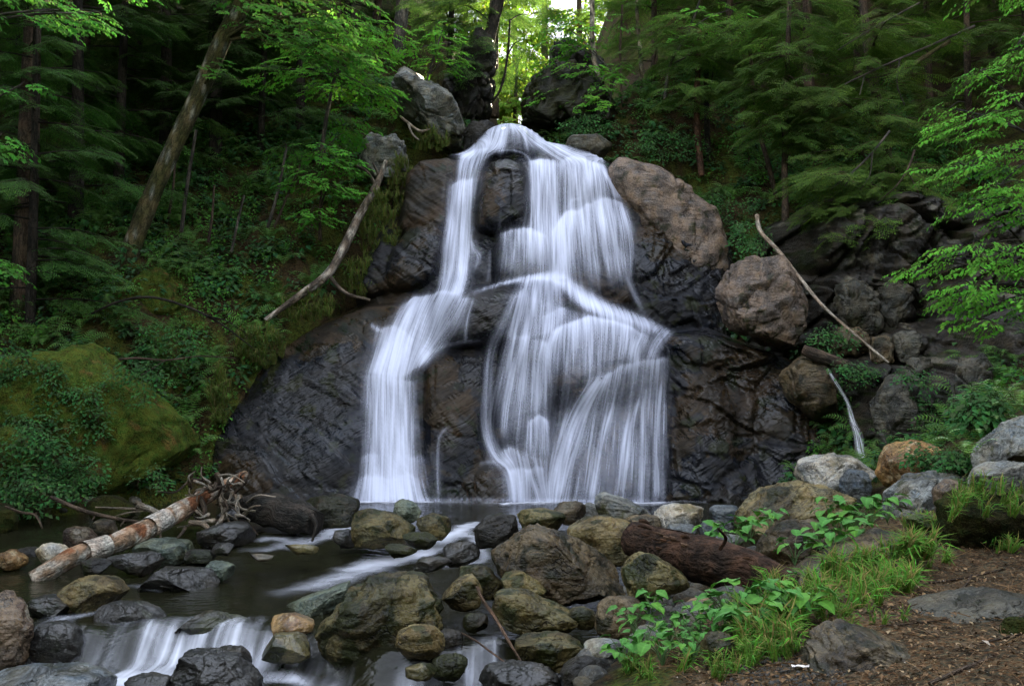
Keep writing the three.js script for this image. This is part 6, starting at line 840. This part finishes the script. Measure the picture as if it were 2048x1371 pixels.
// ---------------------------------------------------------------- undergrowth
function onGround(px, py, from = 4.5) { let last = from; for (let d = from; d < 60; d += 0.03) { const p = at(px, py, d); if (p.y <= groundAt(p.x, d)) return at(px, py, d); last = d; } return at(px, py, last); }
{
  const r = rng(900), kinds = [['ferns', fernPlant(1), 700, 1.0, 'small ferns over the slopes beside the falls'], ['undergrowth', herbPlant(2), 3600, 1.1, 'low leafy undergrowth carpeting the mossy slopes'], ['seedlings', herbPlant(3, 0.03, 0.1, 26, [0.05, 0.14, 0.045]), 1300, 1.5, 'broad leaved seedlings over the shaded slopes']];
  for (const [name, g, n, s0, label] of kinds) {
    const mats = [], cols = [];
    for (let k = 0; k < n * 3 && mats.length < n; k++) {
      const x = -12 + 24 * r(), d = 16.5 + 14 * r(), y = groundAt(x, d); if (y < 0.3 || (x > -7.9 && x < 8.5 && cliffDepth(x, y) < d - 0.05)) continue;
      const pat = fbm(x * 0.7, d * 0.7, name.length, 3); if (pat < -0.12 + (x > 0 ? 0.06 : 0)) continue;
      const s = s0 * (0.55 + 0.8 * r()); mats.push(new THREE.Matrix4().compose(v(x, y - 0.02, -d), new THREE.Quaternion().setFromEuler(new THREE.Euler(0.35 + (r() - 0.5) * 0.5, r() * 6.28, (r() - 0.5) * 0.5, 'XYZ')), v(s, s, s))); const q = 0.7 + 0.6 * r(); cols.push(rgb(q, q, q * (0.85 + 0.3 * r())));
    }
    tag(inst(name, g, M.leaf, mats, cols), label, 'undergrowth', null, 'stuff');
  }
  // ivy-like ground cover on the mossy boulders and grass along the rock edges, given in the picture
  const spots = [], gr = [];
  const scat = (list, px, py, d, rx, ry, n, dz = 0.3, s = 1) => { for (let k = 0; k < n; k++) { const a = r() * 6.28, q = Math.sqrt(r()), p = at(px + Math.cos(a) * q * rx, py + Math.sin(a) * q * ry, d + (r() - 0.5) * dz); list.push([p, s * (0.6 + 0.7 * r())]); } };
  [[50, 800, 18.2, 100, 80, 110], [140, 850, 18.1, 80, 80, 60], [40, 900, 17.8, 90, 60, 60], [60, 930, 16.8, 60, 60, 60], [150, 960, 17.3, 60, 50, 60], [270, 780, 18.3, 60, 40, 30], [60, 1010, 16, 60, 30, 40], [330, 700, 20.6, 60, 60, 40], [300, 960, 17.6, 40, 40, 8]].forEach((a) => scat(spots, ...a));
  [[1710, 760, 19.6, 50, 20, 26], [1840, 800, 18.6, 40, 70, 24], [1660, 690, 20.4, 40, 30, 24], [1500, 490, 22.5, 40, 30, 30], [1460, 430, 25, 60, 40, 40], [1330, 300, 26.8, 90, 30, 60], [1180, 260, 27.4, 60, 20, 50], [1960, 850, 12.2, 30, 40, 50, 0.5, 1.2], [1920, 940, 12, 40, 20, 40, 0.5, 0.8], [1850, 940, 14, 40, 20, 20]].forEach((a) => scat(spots, ...a));
  const put = (name, g, list, label, mat = M.leaf, tint = [1, 1, 1]) => { const mats = [], cols = []; for (const [p, s] of list) { mats.push(new THREE.Matrix4().compose(p, new THREE.Quaternion().setFromEuler(new THREE.Euler(0.4 + (r() - 0.5) * 0.6, r() * 6.28, (r() - 0.5) * 0.6)), v(s, s, s))); const q = 0.7 + 0.6 * r(); cols.push(rgb(q * tint[0], q * tint[1], q * tint[2])); } return tag(inst(name, g, mat, mats, cols), label, 'undergrowth', null, 'stuff'); };
  put('creepers', herbPlant(5, 0.022, 0.06, 24, [0.06, 0.15, 0.045]), spots, 'small leafy plants growing on the rocks');
  [[760, 480, 24.1, 40, 90, 110], [800, 380, 24.8, 25, 60, 60], [620, 620, 22.4, 60, 30, 60], [520, 700, 21.8, 50, 40, 70], [440, 800, 20.9, 20, 60, 60], [860, 285, 26.2, 40, 20, 40], [720, 560, 23.8, 30, 40, 50]].forEach((a) => scat(gr, ...a));
  put('moss_grass', grassTuft(7, [0.11, 0.16, 0.03]), gr, 'hanging grass and moss along the edge of the dark left rock', M.leaf);
  const g2 = []; const gp = (px, py, rx, ry, n, s = 1) => { for (let k = 0; k < n; k++) { const a = r() * 6.28, q = Math.sqrt(r()); g2.push([onGround(px + Math.cos(a) * q * rx, py + Math.sin(a) * q * ry), s * (0.7 + 0.6 * r())]); } };
  gp(1650, 1200, 130, 40, 40, 0.8); gp(1760, 1165, 110, 24, 34, 0.8); gp(1700, 1250, 130, 30, 16, 0.45); gp(1850, 1130, 60, 20, 14, 0.6); gp(1530, 1260, 70, 25, 26, 0.9); gp(1540, 1305, 70, 18, 26, 0.8); gp(1430, 1340, 90, 22, 18, 0.6); gp(1300, 1345, 70, 18, 12, 0.5); for (let k = 0; k < 26; k++) { const q = r(); g2.push([at(1895 + 160 * r(), 985 + 60 * q * q, 9.9 - 0.7 * q), 0.35 + 0.6 * r()]); } gp(1840, 1060, 40, 12, 16, 0.7); gp(2010, 1100, 40, 10, 12, 0.6);
  for (let k = 0; k < 40; k++) { const t = r(); g2.push([at(lerp(1640, 1860, t) + (r() - 0.5) * 20, lerp(1150, 1090, t) + 6 + 20 * r(), 8.6 + 0.1 * r()), 0.7 + 0.5 * r()]); }
  put('grass', grassTuft(8, [0.1, 0.2, 0.03]), g2, 'fresh green grass tufts on the right bank', M.leaf, [1.2, 1.2, 1]);
  // brown leaf litter, chips and twigs on the trodden bank
  const L1 = [], T1 = [], c1 = [], c2 = [], LT = new Tri(), tw = new Tri();
  leafAt(LT, v(0, 0, 0), v(1, 0.15, 0).normalize(), v(0, 0.1, 1).normalize(), 0.05, 0.013, 0.45, [1, 1, 1]); rod(tw, v(-0.5, 0, 0), v(0.1, 0.02, 0.03), 0.01, [1, 1, 1]); rod(tw, v(0.1, 0.02, 0.03), v(0.5, 0, -0.02), 0.007, [1, 1, 1]);
  for (let k = 0; k < 17000; k++) {
    const d = 4.8 + 7.5 * Math.pow(r(), 1.3), x = 0.4 + r() * (d * 0.56 + 0.4), y = groundAt(x, d); if (y < -0.1 || pathMask(x, d) < 0.4) continue;
    const s = 0.25 + 1.1 * r() * r(), t = r(); (k % 12 ? L1 : T1).push(new THREE.Matrix4().compose(v(x, y + 0.008 + 0.012 * r(), -d), new THREE.Quaternion().setFromEuler(new THREE.Euler((r() - 0.5) * 0.9, r() * 6.28, (r() - 0.5) * 0.9)), k % 12 ? v(s, s, s) : v(s * 0.25, s * 0.3, s * 0.3)));
    (k % 12 ? c1 : c2).push(t < 0.45 ? rgb(0.14, 0.075, 0.03) : t < 0.78 ? rgb(0.075, 0.045, 0.02) : t < 0.94 ? rgb(0.21, 0.125, 0.055) : t < 0.988 ? rgb(0.29, 0.2, 0.11) : rgb(0.42, 0.34, 0.27));
  }
  tag(inst('leaf_litter', LT.geo(), M.litter, L1, c1), 'dry brown leaf litter on the trodden bank', 'leaf litter', null, 'stuff'); tag(inst('twig_litter', tw.geo(), M.litter, T1, c2), 'small broken twigs scattered on the trodden bank', 'twigs', null, 'stuff');
}
// ---------------------------------------------------------------- broad leaved plants of the right bank: every leaf a part
const heart = [1, 1.25].map((asp, kk) => {
  const pos = [], idx = [], col = [], uv = [], n = 9, m = 4;
  for (let j = 0; j <= n; j++) { const t = j / n, hw = (0.46 / asp) * Math.pow(Math.sin(Math.PI * Math.pow(t, 0.62)), 0.8) * (1 - 0.15 * t); for (let i = -m; i <= m; i++) { const u = i / m, back = t < 0.15 ? -0.1 * Math.abs(u) : 0; pos.push(t - 0.1 + back, 0.16 * Math.sin(t * 2.2) - 0.22 * t * t + 0.1 * Math.abs(u) * hw * 2 + 0.018 * Math.sin(t * 22) * Math.abs(u), u * hw); const k = (Math.abs(u) < 0.1 ? 1.35 : 1) * (0.94 + 0.12 * Math.sin(t * 22)); col.push(0.085 * k, 0.24 * k, 0.035 * k); } }
  for (let j = 0; j < n; j++) for (let i = 0; i < 2 * m; i++) { const k = j * (2 * m + 1) + i; idx.push(k, k + 1, k + 2 * m + 1, k + 1, k + 2 * m + 2, k + 2 * m + 1); }
  const g = indexed(pos, idx, col); g.computeVertexNormals(); return g;
});
const LM = [[1, 1, 1], [0.8, 0.95, 1.05], [1.15, 1.1, 0.8], [0.7, 0.8, 0.85]].map((c) => phys({ vertexColors: true, color: rgb(...c), roughness: 0.75, specularIntensity: 0.35, transmission: 0.25, thickness: 0, side: THREE.DoubleSide }));
const PG = 'broad leaved plants on the right bank';
function leafy(px, py, d, n, size, hgt, seed, label = 'broad leaved green plant growing on the right bank', group = PG) {
  const r = rng(seed * 17 + 3), b = d ? at(px, py, d) : onGround(px, py), g = base('broadleaf_plant', b);
  for (let k = 0; k < n; k++) {
    const a = k * 2.4 + r(), q = (0.25 + 0.75 * r()) * hgt * 0.75, h = hgt * (0.35 + 0.75 * r()), tip = v(Math.cos(a) * q, h, -Math.sin(a) * q);
    add('stem', tube([[0, -0.03, 0, 0.004], [tip.x * 0.4, h * 0.6, tip.z * 0.4, 0.003], [tip.x, tip.y, tip.z, 0.0025]], { seg: 4, per: 3, col: [[0.08, 0.16, 0.05], [0.1, 0.14, 0.05]], cap: false }), M.twig, g);
    const l = add('leaf', heart[k % 2], LM[Math.floor(r() * 4)], g), s = size * (0.65 + 0.6 * r()); l.position.copy(tip); l.scale.set(s, s, s); l.rotation.set((r() - 0.5) * 0.7, a + (r() - 0.5) * 1.2, -0.15 - 0.45 * r() + (r() < 0.15 ? 0.7 : 0), 'YZX');
  }
  return tag(g, label, 'plant', group);
}
[[1268, 1262, 8.1], [1300, 1240, 8.1], [1290, 1300, 7.6], [1340, 1285, 7.5], [1325, 1325, 7.1], [1372, 1290, 7.3], [1400, 1262, 7.4], [1385, 1330, 6.9], [1440, 1285, 7], [1470, 1255, 7.1], [1500, 1285, 6.8], [1535, 1265, 6.9], [1560, 1235, 7.1], [1600, 1255, 6.9], [1450, 1240, 7.3], [1248, 1330, 7.4]].forEach(([x, y, d], i) => leafy(x, y, d, 15 + (i * 5) % 6, i > 8 && i < 14 ? 0.135 : 0.09, i > 8 && i < 14 ? 0.28 : 0.22, i + 1));
[[1470, 1095, 10.6], [1500, 1080, 10.6], [1540, 1060, 10.9], [1430, 1092, 10.8], [1640, 1095, 9.9], [1680, 1070, 9.9], [1712, 1055, 9.9], [1745, 1045, 9.8], [1700, 1100, 9.3], [1665, 1120, 9.2], [1775, 1040, 9.9], [1590, 1125, 9.4], [1660, 1040, 10.5], [1720, 1090, 9.5]].forEach(([x, y, d], i) => leafy(x, y, d, 10 + (i * 3) % 4, 0.13, 0.26, 40 + i, 'leafy green plant growing between the big tan rock and the long low rock', 'leafy plants between the right bank rocks'));
[[1985, 862, 12], [2020, 835, 12], [1955, 895, 11.9], [2045, 810, 12], [1940, 915, 11.6], [2010, 800, 12.4], [1970, 830, 12.4]].forEach(([x, y, d], i) => { const b = at(x, y, d), g = base('fern', b), f = add('fronds', fernPlant(30 + i), M.leaf, g); f.scale.setScalar(0.75); f.rotation.y = i; f.material = M.fern ??= phys({ vertexColors: true, color: rgb(1.9, 1.8, 1.3), roughness: 0.9, transmission: 0.35, thickness: 0, side: THREE.DoubleSide }); f.userData.kind = 'stuff'; tag(g, 'bright fern beside the large smooth grey brown rock', 'fern', 'bright ferns by the smooth rock'); });
// loose sticks on the path and a scrap of paper
[[[1680, 1350, 5.7, 5], [1740, 1335, 5.8, 6], [1800, 1310, 6, 5]], [[1860, 1371, 5.3, 9], [1920, 1345, 5.4, 9], [1990, 1315, 5.6, 6]], [[1790, 1190, 7.6, 3], [1850, 1170, 7.8, 4], [1920, 1160, 7.9, 4], [2010, 1140, 8.1, 4]], [[1880, 1210, 7.2, 3], [1930, 1175, 7.5, 4], [1945, 1150, 7.8, 3]], [[1760, 1255, 6.8, 3], [1830, 1250, 6.8, 3], [1900, 1240, 6.8, 3]], [[1500, 1371, 5.9, 4], [1540, 1345, 6.1, 3]], [[1960, 1290, 6, 4], [2050, 1270, 6.1, 4]]].forEach((t) => { const q = t.map(([x, y, , w]) => { const p = onGround(x, y); return [p.x, p.y + 0.012, p.z, w * -p.z / F / 2]; }), b = v(q[0][0], q[0][1], q[0][2]), g = base('ground_stick', b); add('stem', tube(local(q, b), { col: [[0.17, 0.12, 0.085], [0.1, 0.07, 0.05]], seg: 7, per: 6, rough: 0.15 }), M.bark, g); tag(g, 'loose dry stick lying on the littered path', 'stick', 'loose sticks on the path'); });
{
  const b = onGround(1604, 1338), g = new THREE.PlaneGeometry(0.11, 0.06, 8, 6), p = g.attributes.position; g.rotateX(-Math.PI / 2); for (let i = 0; i < p.count; i++) p.setY(i, 0.02 + 0.03 * fbm(p.getX(i) * 22, p.getZ(i) * 22, 3, 3)); g.computeVertexNormals();
  const m = add('paper_scrap', g, std({ color: rgb(0.72, 0.66, 0.62), roughness: 0.9, side: THREE.DoubleSide })); m.position.copy(b); tag(m, 'crumpled white paper scrap on the littered path', 'litter');
}
renderer.render(scene, camera);
